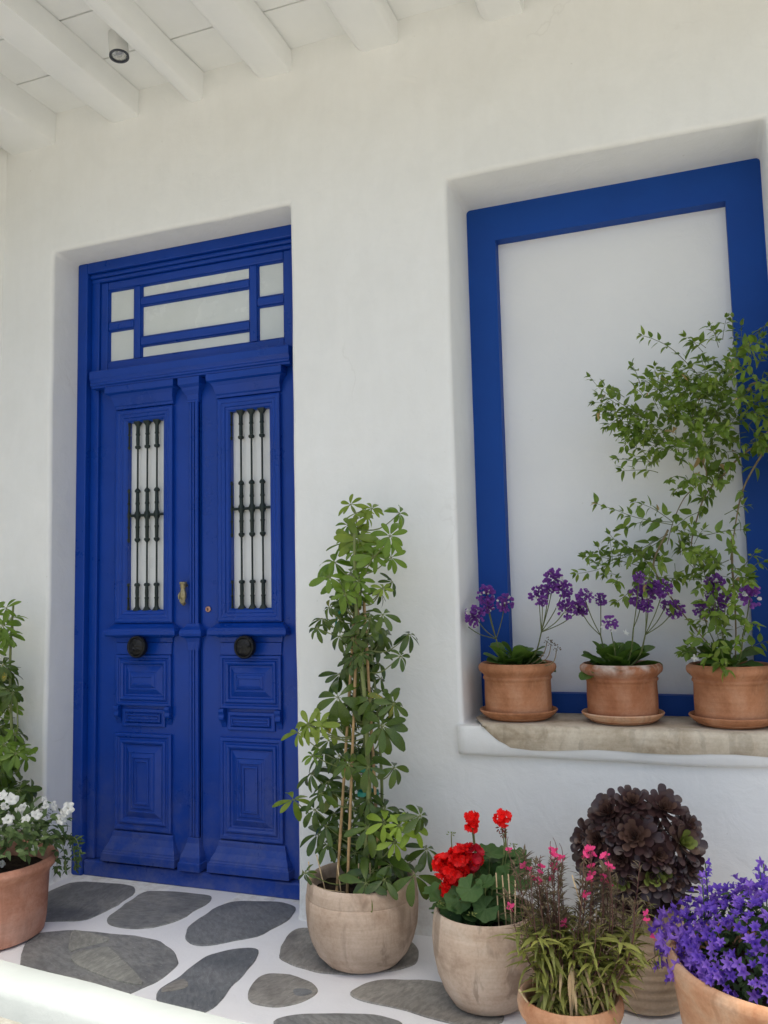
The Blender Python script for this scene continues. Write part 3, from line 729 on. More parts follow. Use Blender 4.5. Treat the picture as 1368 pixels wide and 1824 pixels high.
# plaster ledge under the niche
b = MB()
rings = []
for i in range(56):
    x = 1.853 + (4.3 - 1.853) * (i / 55) ** 1.3
    wv = 0.006 * noise.noise(Vector((x * 5, 2, 2)))
    out = 0.026 if i else 0.016
    zb = 0.640 + 0.009 * noise.noise(Vector((x * 4, 0, 0))) + (0.012 if i > 28 else 0.0)
    rings.append([(x, 0.03, 0.741), (x, -out + 0.006, 0.741), (x, -out + wv * .4, 0.731), (x, -out + wv, 0.69), (x, -out + 0.002 + wv, zb + 0.012), (x, -out + 0.012, zb), (x, 0.03, zb - 0.012)])
b.loft(rings)
b.build('plaster_ledge', MT['plaster'], house, smooth=50, fixn=True)
# worn stone sill slab, pointed at its left end
b = MB()
front = [(1.945, 0.748)] + [(1.945 + 0.10 * t, 0.748 - 0.074 * t ** 0.75 + 0.002 * math.sin(9 * t)) for t in (0.2, 0.4, 0.6, 0.8, 1.0)]
bot = [(2.045 + (3.05 - 2.045) * k / 14, 0.672 - 0.004 * math.sin(k * 1.1) + 0.008 * min(1, k / 8)) for k in range(1, 15)]
prof = front + bot
rings = []
nseg = len(prof)
top = [(prof[k][0], 0.7505 + 0.0015 * noise.noise(Vector((prof[k][0] * 9, 1, 0)))) for k in range(nseg)]
vs, fs = [], []
for k in range(nseg):
    x, zb = prof[k]
    j = 0.004 * noise.noise(Vector((x * 14, 4, 0)))
    yf = -0.036 + j
    zt = top[k][1]
    xb = x - 0.06 * max(0, 1 - k / 5)
    vs += [(x, yf + 0.008, zb - 0.002), (x, yf, (zb + zt) / 2), (x, yf + 0.002, zt - 0.007), (x, yf + 0.010, zt), (xb, 0.12, zt - 0.001), (xb, 0.293, zt)]
for k in range(nseg - 1):
    for m in range(5):
        fs.append((k * 6 + m, (k + 1) * 6 + m, (k + 1) * 6 + m + 1, k * 6 + m + 1))
b.add(vs, fs)
b.build('stone_sill', MT['marble'], house, smooth=60, fixn=False)

# ================================================================ porch roof
roof = thing('porch_roof', (1.5, -0.8, 3.35), 'white painted porch ceiling of boards on rough timber beams', 'ceiling')
def eave_y(x):
    return -1.198 - 0.075 * x
ZC = 3.468
joints = [0.02, -0.239] + [-0.239 - 0.257 * k for k in range(1, 6)]
for a, c in zip(joints, joints[1:]):
    b = MB()
    z = ZC + rnd.uniform(-0.001, 0.0015)
    pa = [(x, max(c + 0.0035, eave_y(x) + 0.101)) for x in [-0.66 + 5.06 * k / 40 for k in range(41)]]
    pa = [q for q in pa if q[1] < a - 0.01]
    if len(pa) < 2:
        continue
    ring = [(x, y) for x, y in pa] + [(pa[-1][0], a - 0.0035), (pa[0][0], a - 0.0035)]
    b.loft([[(x, y, zq) for x, y in ring] for zq in (z, z + 0.03)])
    b.build('ceiling_board', MT['ceiling'], roof, fixn=True)
b = MB()
b.loft([[(-0.66, 0.45, 3.502), (4.4, 0.45, 3.502), (4.4, eave_y(4.4), 3.502), (-0.66, eave_y(-0.66), 3.502)],
        [(-0.66, 0.45, 3.70), (4.4, 0.45, 3.70), (4.4, eave_y(4.4), 3.70), (-0.66, eave_y(-0.66), 3.70)]])
b.build('roof_deck', MT['deck'], roof, fixn=True)
b = MB()
b.loft([[(-0.66, eave_y(-0.66) + 0.10, z), (4.4, eave_y(4.4) + 0.10, z), (4.4, eave_y(4.4), z), (-0.66, eave_y(-0.66), z)] for z in (3.34, 3.50)])
b.build('eave_beam', MT['ceiling'], roof, fixn=True)
BM = [(-0.29, 0.005, 0.15), (0.285, 0.468, 0.12), (0.705, 0.803, 0.125), (1.045, 1.224, 0.10), (1.50, 1.69, 0.095), (2.02, 2.19, 0.11), (2.48, 2.66, 0.12), (2.95, 3.13, 0.12), (3.45, 3.62, 0.12), (3.95, 4.12, 0.12)]
for n, (xa, xb, hh) in enumerate(BM):
    b = MB()
    rings = []
    for i in range(40):
        y = 0.03 - (0.03 - eave_y(xa) - 0.06) * i / 39
        def w(k, s=0.007):
            return s * noise.noise(Vector((n * 3.7 + k, y * 3.0, k * 2.2)))
        zb = ZC - hh
        gp = 0.007 * noise.noise(Vector((n * 1.9, y * 2.2, 6))) - 0.002
        pr = [(xb - 0.03, ZC + 0.004), (xb + w(1), ZC + gp), (xb + w(2), ZC - hh * .5), (xb - 0.003 + w(3), zb + 0.006 + w(4)), (xb - 0.012 + w(3), zb + w(5)),
              (xa + 0.045 + w(6), zb + w(7)), (xa + 0.024 + w(6), zb + 0.010 + w(8)), (xa + 0.006 + w(9), zb + 0.034), (xa + w(9), ZC + 0.002)]
        rings.append([(x, y, z) for x, z in pr])
    b.loft(rings)
    b.build('ceiling_beam', MT['ceiling'], roof, smooth=60, fixn=True)

# spotlight
lamp = thing('ceiling_spotlight', (0.58, -0.36, 3.468), 'small pale grey cylinder spotlight hanging from the board ceiling between beams', 'spotlight')
b = MB()
b.lathe([(0.0, 3.470), (0.022, 3.470), (0.022, 3.460), (0.0, 3.460)], 0.615, -0.36, 20, close0=False, close1=False)
b.tube([(0.615, -0.36, 3.462), (0.615, -0.36, 3.45), (0.63, -0.36, 3.44)], 0.006, 8)
b.build('bracket', MT['lamp'], lamp, smooth=40)
ax = Vector((0.10, -0.03, -1)).normalized()
Ml = basis((0.634, -0.36, 3.462), ax, (1, 0, 0))
def axl(prof, mat, name, parent, seg=28):
    q = MB()
    rings = [[Ml @ Vector((x, r * math.cos(2 * math.pi * k / seg), r * math.sin(2 * math.pi * k / seg))) for k in range(seg)] for x, r in prof]
    q.loft(rings)
    return q.build(name, mat, parent, smooth=40, fixn=True)
axl([(0, 0.022), (0.006, 0.034), (0.012, 0.038), (0.098, 0.038), (0.100, 0.036)], MT['lamp'], 'lamp_body', lamp)
axl([(0.100, 0.0385), (0.106, 0.0385), (0.106, 0.032), (0.094, 0.030)], MT['lamp_dark'], 'bezel', lamp)
axl([(0.1015, 0.029), (0.104, 0.024), (0.1065, 0.010)], MT['lamp_lens'], 'lens', lamp)

# ================================================================ blind window in the niche
win = thing('blind_window', (2.42, 0.30, 0.75), 'blind window with a broad flat blue frame round a blank white panel', 'window')
FY = 0.297
def board(name, x0, x1, z0, z1, y0, y1, mat, parent, bevel=0.003):
    q = MB()
    q.box((x0, y0, z0), (x1, y1, z1))
    return q.build(name, mat, parent, bevel=bevel)
board('frame_head', 1.860, 2.985, 2.632, 2.785, FY, 0.38, MT['blue_flat'], win, 0)
board('frame_jamb', 1.860, 1.984, 0.822, 2.632, FY, 0.38, MT['blue_flat'], win, 0)
board('frame_jamb', 2.853, 2.985, 0.822, 2.632, FY, 0.38, MT['blue_flat'], win, 0)
board('frame_rail', 1.860, 2.985, 0.738, 0.822, FY, 0.38, MT['blue_flat'], win, 0)
b = MB()
g = 24
vs = [(1.972 + (2.866 - 1.972) * i / g, 0.352 + 0.002 * noise.noise(Vector((i * .3, k * .15, 0))), 0.81 + (2.645 - 0.81) * k / (g * 2)) for i in range(g + 1) for k in range(g * 2 + 1)]
fs = [(i * (2 * g + 1) + k, (i + 1) * (2 * g + 1) + k, (i + 1) * (2 * g + 1) + k + 1, i * (2 * g + 1) + k + 1) for i in range(g) for k in range(2 * g)]
b.add(vs, fs)
b.build('panel', MT['plaster_cool'], win, smooth=179)

# ================================================================ blue double door
door = thing('double_door', (0.6, 0.2, 0), 'blue painted panelled double door with glazed transom and iron grilles', 'door')
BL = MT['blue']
frame = board('door_frame', 0.0, 0.055, 0.0, 2.80, 0.166, 0.33, BL, door, 0.005)
board('frame_jamb', 1.151, 1.208, 0.0, 2.80, 0.166, 0.33, BL, frame, 0.005)
board('frame_head', 0.055, 1.151, 2.748, 2.80, 0.1665, 0.33, BL, frame, 0.005)
board('frame_stop', 0.055, 0.100, 0.068, 2.748, 0.197, 0.33, BL, frame, 0.004)
board('frame_stop', 1.107, 1.151, 0.068, 2.748, 0.197, 0.33, BL, frame, 0.004)
b = MB()
for yy, za, zb in ((0.183, 2.728, 2.748), (0.193, 2.708, 2.728)):
    b.box((0.0555, yy, za), (1.1505, 0.33, zb))
b.build('head_moulding', BL, frame, bevel=0.006, bseg=3)
b = MB()
b.box((0.0555, 0.178, 0.0), (1.1505, 0.33, 0.066))
b.build('threshold', BL, frame, bevel=0.008, bseg=3)

def rloft(levels, mat, name, parent, cap0=True, cap1=True, smooth=None):
    """levels: (x0,x1,z0,z1,y) rectangles facing -Y"""
    q = MB()
    q.loft([[(x0, y, z0), (x1, y, z0), (x1, y, z1), (x0, y, z1)] for x0, x1, z0, z1, y in levels], cap0, cap1)
    return q.build(name, mat, parent, fixn=True, bevel=0.0018, bseg=2)

def ploft(cx, yb, levels, mat, name, parent):
    """levels: (z, half width, projection) plan rectangles stacked in Z"""
    q = MB()
    q.loft([[(cx - h, yb, z), (cx - h, yb - o, z), (cx + h, yb - o, z), (cx + h, yb, z)] for z, h, o in levels])
    return q.build(name, mat, parent, fixn=True, bevel=0.002, bseg=2)

# transom light
tr = board('transom_window', 0.100, 0.142, 2.268, 2.708, 0.206, 0.30, BL, door, 0.006)
board('transom_stile', 1.067, 1.107, 2.268, 2.708, 0.206, 0.30, BL, tr, 0.006)
board('transom_rail', 0.142, 1.067, 2.668, 2.708, 0.2065, 0.30, BL, tr, 0.006)
board('transom_rail', 0.142, 1.067, 2.268, 2.321, 0.2065, 0.30, BL, tr, 0.006)
board('glazing_bar', 0.287, 0.324, 2.321, 2.668, 0.207, 0.24, BL, tr, 0.007)
board('glazing_bar', 0.898, 0.936, 2.321, 2.668, 0.207, 0.24, BL, tr, 0.007)
board('glazing_bar', 0.142, 0.287, 2.473, 2.511, 0.2075, 0.24, BL, tr, 0.007)
board('glazing_bar', 0.936, 1.067, 2.477, 2.517, 0.2075, 0.24, BL, tr, 0.007)
board('glazing_bar', 0.324, 0.898, 2.379, 2.420, 0.2075, 0.24, BL, tr, 0.007)
board('glazing_bar', 0.324, 0.898, 2.571, 2.608, 0.2075, 0.24, BL, tr, 0.007)
PN = [(0.142, 0.287, 2.511, 2.668), (0.142, 0.287, 2.321, 2.473), (0.324, 0.898, 2.608, 2.668), (0.324, 0.898, 2.420, 2.571), (0.324, 0.898, 2.321, 2.379), (0.936, 1.067, 2.517, 2.668), (0.936, 1.067, 2.321, 2.477)]
for x0, x1, z0, z1 in PN:
    q = MB()
    t = rnd.uniform(-.0015, .0015)
    q.add([(x0 - .004, 0.224 + t, z0 - .004), (x1 + .004, 0.224 - t, z0 - .004), (x1 + .004, 0.224 - t, z1 + .004), (x0 - .004, 0.224 + t, z1 + .004),
           (x0 - .004, 0.229, z0 - .004), (x1 + .004, 0.229, z0 - .004), (x1 + .004, 0.229, z1 + .004), (x0 - .004, 0.229, z1 + .004)],
          [(0, 1, 2, 3), (5, 4, 7, 6)])
    q.build('glass_pane', MT['frost'], tr)
    # putty bead
    m = 0.007
    rloft([(x0, x1, z0, z1, 0.213), (x0 + m * .3, x1 - m * .3, z0 + m * .3, z1 - m * .3, 0.2105), (x0 + m, x1 - m, z0 + m, z1 - m, 0.2238)], BL, 'glazing_bead', tr, False, False)
# transom bar with cornice profile
q = MB()
pr = [(0.205, 2.188), (0.160, 2.188), (0.160, 2.196), (0.152, 2.200), (0.150, 2.208), (0.155, 2.212), (0.152, 2.222), (0.146, 2.232), (0.146, 2.262), (0.149, 2.268), (0.205, 2.272)]
q.loft([[(x, y, z) for y, z in pr] for x in (0.088, 1.118)])
q.build('transom_bar', BL, door, fixn=True, bevel=0.002)

def bar_lathe(x, y, prof, seg=8):
    q = MB()
    q.lathe(prof, x, y, seg)
    return q

GZ0, GZ1, GZM = 1.160, 2.022, 1.592
def bar_profile():
    p = [(0.021, GZ0 - .004), (0.017, GZ0 + .006), (0.009, GZ0 + .018)]
    def seg(z0, z1):
        return [(0.0085, z0), (0.0085, z0 + .03), (0.0100, z0 + .032), (0.0100, z0 + .038), (0.0075, z0 + .040), (0.0085, z0 + .06), (0.0078, z1 - .006), (0.0125, z1 - .004), (0.0135, z1 + .003), (0.0105, z1 + .008)]
    p += seg(GZ0 + .022, GZ0 + .115)
    p += [(0.0042, GZ0 + .125), (0.0042, GZM - .125)]
    mid = [(0.0105, GZM - .118), (0.0135, GZM - .113), (0.0125, GZM - .106), (0.0078, GZM - .104), (0.0085, GZM - .06), (0.0100, GZM - .058), (0.0100, GZM - .050), (0.0080, GZM - .048), (0.0085, GZM - .02), (0.014, GZM - .008)]
    p += mid + [(0.014, GZM + .008)] + [(r, 2 * GZM - z) for r, z in mid[::-1][1:]]
    p += [(0.0042, GZM + .125), (0.0042, GZ1 - .125)]
    up = [(r, GZ0 + GZ1 - z) for r, z in seg(GZ0 + .022, GZ0 + .115)[::-1]]
    p += up + [(0.009, GZ1 - .018), (0.017, GZ1 - .006), (0.021, GZ1 + .004)]
    return p
BP = bar_profile()

def make_leaf(x0, x1, cx, left):
    gx0, gx1 = cx - 0.097, cx + 0.097
    yb = 0.214
    q = MB()
    q.box((x0, yb, 0.069), (gx0, 0.262, 2.200))
    leaf = q.build('door_leaf', BL, door)
    board('stile', gx1, x1, 0.069, 2.200, yb, 0.262, BL, leaf, 0)
    board('rail', gx0, gx1, 2.022, 2.200, yb, 0.262, BL, leaf, 0)
    board('rail', gx0, gx1, 0.069, 1.160, yb, 0.262, BL, leaf, 0)
    if not left:
        leaf['label'] = 'right-hand leaf carrying the small round lock'
    else:
        leaf['label'] = 'left-hand leaf carrying the brass hand knocker'
    # glass and its moulding
    q = MB()
    q.box((gx0 - .002, 0.240, GZ0 - .002), (gx1 + .002, 0.244, GZ1 + .002))
    q.build('glass_pane', MT['curtain'], leaf)
    h, z0, z1 = 0.154, 1.106, 2.080
    def R(i, y):
        return (cx - h + i, cx + h - i, z0 + i, z1 - i, y)
    rloft([R(0, yb + .001), R(0, 0.196), R(.008, 0.192), R(.020, 0.192), R(.024, 0.197), R(.036, 0.197), R(.040, 0.203), R(.050, 0.206), R(.0575, 0.214), R(.0575, 0.246)], BL, 'glazing_moulding', leaf, False, False)
    # iron grille
    for dx in (-0.101, -0.049, 0.003, 0.055, 0.107):
        x = cx + dx
        if abs(dx) > 0.1:
            prof = [(min(r, 0.010), z) for r, z in BP]
        else:
            prof = BP
        q = MB()
        q.lathe(prof, x, 0.222, 10)
        for v in q.v:                      # flat strap ends
            v.y = 0.222 + max(-0.012, min(0.012, v.y - 0.222))
        q.build('grille_bar', MT['iron'], leaf, smooth=40)
    q = MB()
    q.tube([(gx0, 0.222, GZM), (gx1, 0.222, GZM)], 0.0062, 8)
    for dx in (-0.075, -0.023, 0.029, 0.081):
        q.tube([(cx + dx - .018, 0.222, GZM), (cx + dx - .012, 0.222, GZM + .012)], 0.003, 6)
    q.build('grille_rail', MT['iron'], leaf, smooth=40)
    # cornice over the glass
    ploft(cx, yb, [(2.084, .155, .010), (2.086, .157, .016), (2.096, .158, .018), (2.102, .160, .024), (2.118, .161, .030), (2.136, .166, .036), (2.150, .175, .046), (2.154, .182, .054), (2.158, .185, .060), (2.186, .186, .060)], BL, 'cornice', leaf)
    # belt moulding
    ploft(cx, yb, [(1.020, .150, .006), (1.040, .153, .010), (1.046, .160, .016), (1.048, .182, .042), (1.056, .189, .050), (1.070, .189, .050), (1.082, .182, .042), (1.092, .168, .026), (1.100, .158, .016), (1.104, .154, .010)], BL, 'belt_moulding', leaf)
    # frieze board round the knob, then stepped pyramid panels
    def stepped(name, h, z0, z1, steps):
        rloft([(cx - h + i, cx + h - i, z0 + i, z1 - i, y) for i, y in steps], BL, name, leaf, False, True)
    ploft(cx, yb, [(0.966, .146, .009), (1.000, .147, .010), (1.019, .149, .011)], BL, 'frieze', leaf)
    stepped('raised_panel', 0.146, 0.742, 0.965, [(0, yb + .001), (0, 0.199), (.004, 0.197), (.012, 0.197), (.016, 0.204), (.022, 0.205), (.026, 0.197), (.032, 0.195), (.040, 0.200), (.044, 0.209), (.050, 0.209), (.074, 0.197), (.076, 0.200), (.082, 0.198), (.084, 0.195), (.096, 0.190), (.097, 0.194), (.103, 0.194)])
    stepped('raised_panel', 0.148, 0.205, 0.622, [(0, yb + .001), (0, 0.199), (.005, 0.196), (.014, 0.196), (.018, 0.203), (.026, 0.204), (.030, 0.196), (.038, 0.194), (.046, 0.200), (.050, 0.209), (.056, 0.209), (.082, 0.195), (.084, 0.199), (.094, 0.197), (.096, 0.194), (.104, 0.192), (.105, 0.198), (.112, 0.198), (.113, 0.192), (.121, 0.191), (.122, 0.197), (.130, 0.197)])
    stepped('frieze_panel', 0.112, 0.652, 0.728, [(0, yb + .001), (0, 0.205), (.004, 0.203), (.014, 0.203), (.017, 0.209), (.020, 0.209), (.021, 0.197), (.027, 0.196), (.028, 0.203), (.033, 0.203), (.034, 0.199)])
    for s in (-1, 1):
        q = MB()
        xc = cx + s * 0.134
        prof = [(yb, 0.742), (yb - .030, 0.742), (yb - .032, 0.730), (yb - .026, 0.716), (yb - .030, 0.704), (yb - .026, 0.694), (yb - .014, 0.690), (yb - .008, 0.680), (yb, 0.660)]
        q.loft([[(xc - .013, y, z) for y, z in prof], [(xc + .013, y, z) for y, z in prof]])
        q.build('corbel', BL, leaf, fixn=True, bevel=0.003, bseg=2)
    # plinth
    ploft(cx, yb, [(0.076, .191, .052), (0.108, .190, .051), (0.110, .186, .046), (0.116, .185, .046), (0.119, .182, .042), (0.126, .181, .041), (0.150, .168, .026), (0.175, .160, .016), (0.192, .156, .014), (0.199, .153, .011)], BL, 'plinth', leaf)
    # knob: bold black disc with a relief face
    kz = 1.003
    def ydisc(name, x, z, prof, mat, seg=28, relief=0):
        q = MB()
        rings = []
        for y, r in prof:
            ring = []
            for k in range(seg):
                t = 2 * math.pi * k / seg
                dy = -relief * abs(noise.noise(Vector((math.cos(t) * r * 70, math.sin(t) * r * 70, 1.7 + x)))) if relief and r < 0.036 else 0
                ring.append((x + r * math.cos(t), y + dy, z + r * math.sin(t)))
            rings.append(ring)
        q.loft(rings)
        return q.build(name, mat, leaf, smooth=40, fixn=True)
    ydisc('door_knob', cx, kz, [(yb, 0.020), (0.190, 0.020), (0.180, 0.030), (0.172, 0.046), (0.160, 0.049), (0.150, 0.048), (0.146, 0.044), (0.146, 0.040), (0.149, 0.037), (0.148, 0.034), (0.145, 0.028), (0.143, 0.022), (0.141, 0.015), (0.139, 0.008), (0.138, 0.002)], MT['black_iron'], 32, 0.010)
    if left:
        # meeting post with capital, belt and base
        pcx = 0.617
        q = MB()
        for xa, xb2, yy in ((-0.026, 0.026, 0.203), (-0.020, -0.010, 0.197), (-0.005, 0.005, 0.195), (0.010, 0.026, 0.192)):
            q.box((pcx + xa, yy, 0.200), (pcx + xb2, yb + .001, 2.085))
        q.build('meeting_post', BL, leaf, bevel=0.003, bseg=2)
        ploft(pcx, yb, [(2.080, .029, .020), (2.088, .031, .022), (2.092, .028, .020), (2.112, .032, .026), (2.132, .044, .040), (2.142, .046, .044), (2.150, .052, .052), (2.156, .055, .058), (2.186, .056, .058)], BL, 'post_capital', leaf)
        ploft(pcx, yb, [(0.985, .027, .017), (1.022, .032, .020), (1.040, .038, .026), (1.048, .053, .044), (1.060, .056, .048), (1.074, .053, .044), (1.090, .036, .026), (1.102, .030, .020)], BL, 'post_belt', leaf)
        ploft(pcx, yb, [(0.072, .054, .058), (0.104, .054, .058), (0.106, .050, .052), (0.126, .048, .048), (0.150, .040, .036), (0.178, .031, .024), (0.200, .027, .020)], BL, 'post_base', leaf)
        # hand shaped knocker
        hx, hy = 0.572, 0.185
        q = MB()
        q.tube([(hx, yb, 1.268), (hx, hy, 1.268)], 0.007, 8)
        q.lathe([(0.013, 1.284), (0.0165, 1.280), (0.0165, 1.274), (0.0125, 1.270), (0.0135, 1.264), (0.0115, 1.258), (0.0105, 1.252)][::-1], hx, hy, 14)
        rr = []
        for z, w, t in ((1.256, .0095, .008), (1.246, .012, .0095), (1.234, .0155, .011), (1.222, .0165, .011), (1.212, .0145, .0095), (1.206, .011, .007)):
            rr.append([(hx + w * math.cos(a), hy + t * math.sin(a), z) for a in (2 * math.pi * k / 12 for k in range(12))])
        q.loft(rr)
        for i, (fx, ln) in enumerate(((-.0105, .020), (-.0035, .025), (.0035, .024), (.0100, .018))):
            q.tube([(hx + fx, hy, 1.214), (hx + fx * .95, hy - .006, 1.206 - ln * .35), (hx + fx * .85, hy + .001, 1.206 - ln * .8), (hx + fx * .8, hy + .008, 1.206 - ln)], [.0042, .0042, .0038, .0028], 7)
        q.tube([(hx - .013, hy - .002, 1.236), (hx - .019, hy - .006, 1.224), (hx - .016, hy - .007, 1.208)], [.0048, .0044, .0032], 7)
        q.build('door_knocker', MT['brass'], leaf, smooth=60, fixn=True)
    else:
        ydisc('lock', 0.683, 1.162, [(yb, 0.013), (0.208, 0.013), (0.206, 0.011), (0.206, 0.007), (0.2075, 0.006), (0.2055, 0.005)], MT['copper'], 20)
        q = MB()
        q.box((0.6815, 0.2045, 1.157), (0.6845, 0.2058, 1.167))
        q.build('keyhole', MT['black_iron'], leaf)
    return leaf
make_leaf(0.1005, 0.6475, 0.353, True)
make_leaf(0.6505, 1.1065, 0.893, False)

# ================================================================ pots and plants
def make_pot(root, cx, cy, outer, thick, depth_z, mat, wob=0.012, seed=0, seg=56, soil=True):
    """outer: (r, z) from the base up; wall thickness; soil level"""
    zt = outer[-1][1]
    inner = [(outer[-1][0] - thick * .35, zt + thick * .28), (outer[-1][0] - thick * .75, zt + thick * .15), (outer[-1][0] - thick, zt - thick * .4)]
    rin = outer[-1][0] - thick
    inner += [(rin * .99, depth_z + .02), (rin * .97, depth_z - .02), (0.001, depth_z - .02)]
    b = MB()
    b.lathe(outer + inner, cx, cy, seg, wob, seed)
    p = b.build('pot', mat, root, smooth=55, fixn=True)
    if soil:
        b = MB()
        rings = []
        for i in range(9):
            r = rin * 1.0 * (i / 8) + 0.0005
            rings.append([(cx + r * math.cos(t), cy + r * math.sin(t), depth_z + 0.012 * noise.noise(Vector((r * 30 * math.cos(t), r * 30 * math.sin(t), seed))) - (0.004 if i == 8 else 0)) for t in (2 * math.pi * k / 36 for k in range(36))])
        b.loft(rings, True, False)
        b.build('soil', MT['soil'], root, smooth=179)
    return p

def smooth_path(pts, n=4):
    pts = [Vector(p) for p in pts]
    out = []
    for i in range(len(pts) - 1):
        p0, p1, p2, p3 = pts[max(i - 1, 0)], pts[i], pts[i + 1], pts[min(i + 2, len(pts) - 1)]
        for k in range(n):
            t = k / n
            out.append(0.5 * ((2 * p1) + (-p0 + p2) * t + (2 * p0 - 5 * p1 + 4 * p2 - p3) * t * t + (-p0 + 3 * p1 - 3 * p2 + p3) * t ** 3))
    return out + [pts[-1]]

# ---------------------------------------------------------------- schefflera
def sch_templates():
    T = {}
    for k, mk in ((0, 'sch0'), (1, 'sch1'), (2, 'sch2'), (3, 'sch3'), ('y', 'schy')):
        T[k] = [tmpl('schefflera_leaflet', leaf_geo(1, w, oblong, 6, dr, fo), MT[mk]) for w, dr, fo in ((0.42, 0.12, 0.25), (0.37, 0.32, 0.35), (0.45, 0.55, 0.22))]
    return T
ST_T = sch_templates()

def schefflera(root, clusters, axis, zpot, r, fill=0):
    """axis: function z -> (x, y) of the main stem"""
    items, pet = [], MB()
    toc = None
    clusters = list(clusters)
    for k in range(fill):                       # inner clusters close to the stems
        q = r.choice(clusters[:])
        a = axis(q[2])
        f = r.uniform(.35, .8)
        clusters.append((a[0] + (q[0] - a[0]) * f + r.uniform(-.02, .02), a[1] + (q[1] - a[1]) * f + r.uniform(-.04, .04), q[2] + r.uniform(-.04, .04), q[3] * .95, q[4]))
    for ci, (x, y, z, s, k) in enumerate(clusters):
        c = Vector((x, y, z))
        a = Vector((*axis(z), z))
        toc = (CAM - c).normalized()
        radial = (c - a)
        radial.z = 0
        radial = radial.normalized() if radial.length > .01 else toc
        n = (radial * 0.45 + Vector((0, 0, 0.75)) + toc * 0.45 + rdir(r) * 0.42).normalized()
        if s > 0.042:
            n = (n + toc * 0.5).normalized()
        e1 = n.orthogonal().normalized()
        e2 = n.cross(e1)
        cnt = r.choice((6, 7, 7, 8)) if s > 0.028 else r.choice((5, 6))
        ph = r.uniform(0, 6.28)
        L0 = s * 1.14
        for j in range(cnt):
            t = ph + 2 * math.pi * j / cnt + r.uniform(-.16, .16)
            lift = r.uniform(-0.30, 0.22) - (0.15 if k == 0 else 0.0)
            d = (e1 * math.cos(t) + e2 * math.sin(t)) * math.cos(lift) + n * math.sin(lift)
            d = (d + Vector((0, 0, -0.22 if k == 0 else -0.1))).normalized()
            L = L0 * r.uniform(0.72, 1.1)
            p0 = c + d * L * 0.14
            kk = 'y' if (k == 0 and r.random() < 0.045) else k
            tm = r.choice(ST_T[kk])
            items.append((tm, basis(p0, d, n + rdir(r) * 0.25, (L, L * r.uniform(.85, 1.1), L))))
            pet.tube([c, p0 + d * L * 0.05], 0.0011, 4)
        # petiole
        zb = max(zpot + .01, z - s * r.uniform(0.6, 1.6))
        st = Vector((*axis(zb), zb))
        mid = (st + c) * 0.5 + Vector((0, 0, -0.01 - 0.1 * (c - st).length)) + rdir(r) * 0.008
        pet.tube(smooth_path([st, mid, c], 4), [0.0026] * 5 + [0.0020] * 3 + [0.0017], 5)
    pet.build('petioles', MT['sch_under'], root, smooth=179)
    emit(root, 'leaf', items, 300, 'foliage')

r = random.Random(21)
sch = thing('potted_schefflera', (1.57, -0.25, 0.0), 'tall staked umbrella plant in a large beige clay pot beside the blue door', 'potted plant')
make_pot(sch, 1.57, -0.25, [(0.105, 0.002), (0.126, 0.010), (0.154, 0.040), (0.173, 0.080), (0.185, 0.125), (0.189, 0.175), (0.189, 0.215), (0.1855, 0.2195), (0.187, 0.224), (0.184, 0.250), (0.181, 0.268)], 0.017, 0.232, MT['clay'], 0.012, 3)
def ax1(z):
    t = (z - .25) / 1.2
    return (1.585 + 0.018 * math.sin(t * 5) + 0.015 * t, -0.25 + 0.012 * math.cos(t * 4))
for k, (dx, dy, zt, rr) in enumerate(((.012, -.05, 1.42, .0105), (-.022, .018, 1.2, .007), (.030, .022, 1.05, .007))):
    b = MB()
    pts = [Vector((ax1(z)[0] + dx * (1.4 - .6 * z / zt) + .006 * noise.noise(Vector((z * 4, k * 5., 0))), ax1(z)[1] + dy, z)) for z in [0.215 + (zt - 0.215) * i / 22 for i in range(23)]]
    b.tube(pts, [rr * (1.0 - .55 * i / 22) for i in range(23)], 8)
    b.build('stem', MT['sch_under'], sch, smooth=179)
for (xa, ya, xb, yb, zt) in ((1.502, -.31, 1.575, -.265, 1.22), (1.555, -.345, 1.590, -.275, 1.24), (1.660, -.30, 1.605, -.265, 1.20), (1.600, -.16, 1.592, -.235, 1.18)):
    b = MB()
    P, Q = Vector((xa, ya, .20)), Vector((xb, yb, zt))
    b.tube([P + (Q - P) * (i / 14) for i in range(15)], [0.0048 if i % 3 else 0.0056 for i in range(15)], 8)
    b.build('cane', MT['cane'], sch, smooth=60)
for z, w in ((0.545, .036), (0.625, .032), (1.185, .020)):
    b = MB()
    x, y = ax1(z)
    b.lathe([(w, z - .007), (w + .001, z), (w, z + .007), (w - .002, z + .007), (w - .002, z - .007)], x - .004, y - .01, 16, 0.25, z * 9)
    if z > 1:
        b.add([(x - .02, y - .03, 1.18), (x - .028, y - .035, 1.18), (x - .062, y - .05, 1.150), (x - .055, y - .05, 1.145), (x - .072, y - .052, 1.095), (x - .066, y - .052, 1.092)], [(0, 1, 2, 3), (3, 2, 4, 5)])
    b.build('plant_tie', MT['tape'], sch, smooth=60)
for (xa, za, xb, zb) in ((1.425, .245, 1.405, .33), (1.475, .225, 1.435, .355), (1.527, .215, 1.510, .335), (1.547, .22, 1.546, .31), (1.585, .26, 1.586, .34), (1.625, .26, 1.626, .345)):
    b = MB()
    b.tube([(xa + .012, -.345, .215), (xb + .012, -.34, zb)], 0.0020, 5)
    b.build('stick', MT['stick'], sch, smooth=179)
b = MB()
b.tube([(1.455, -.365, .262), (1.50, -.375, .258), (1.56, -.37, .256)], 0.0014, 5)
b.build('stick', MT['stick'], sch, smooth=179)
schefflera(sch, SCH, ax1, 0.25, r, 46)

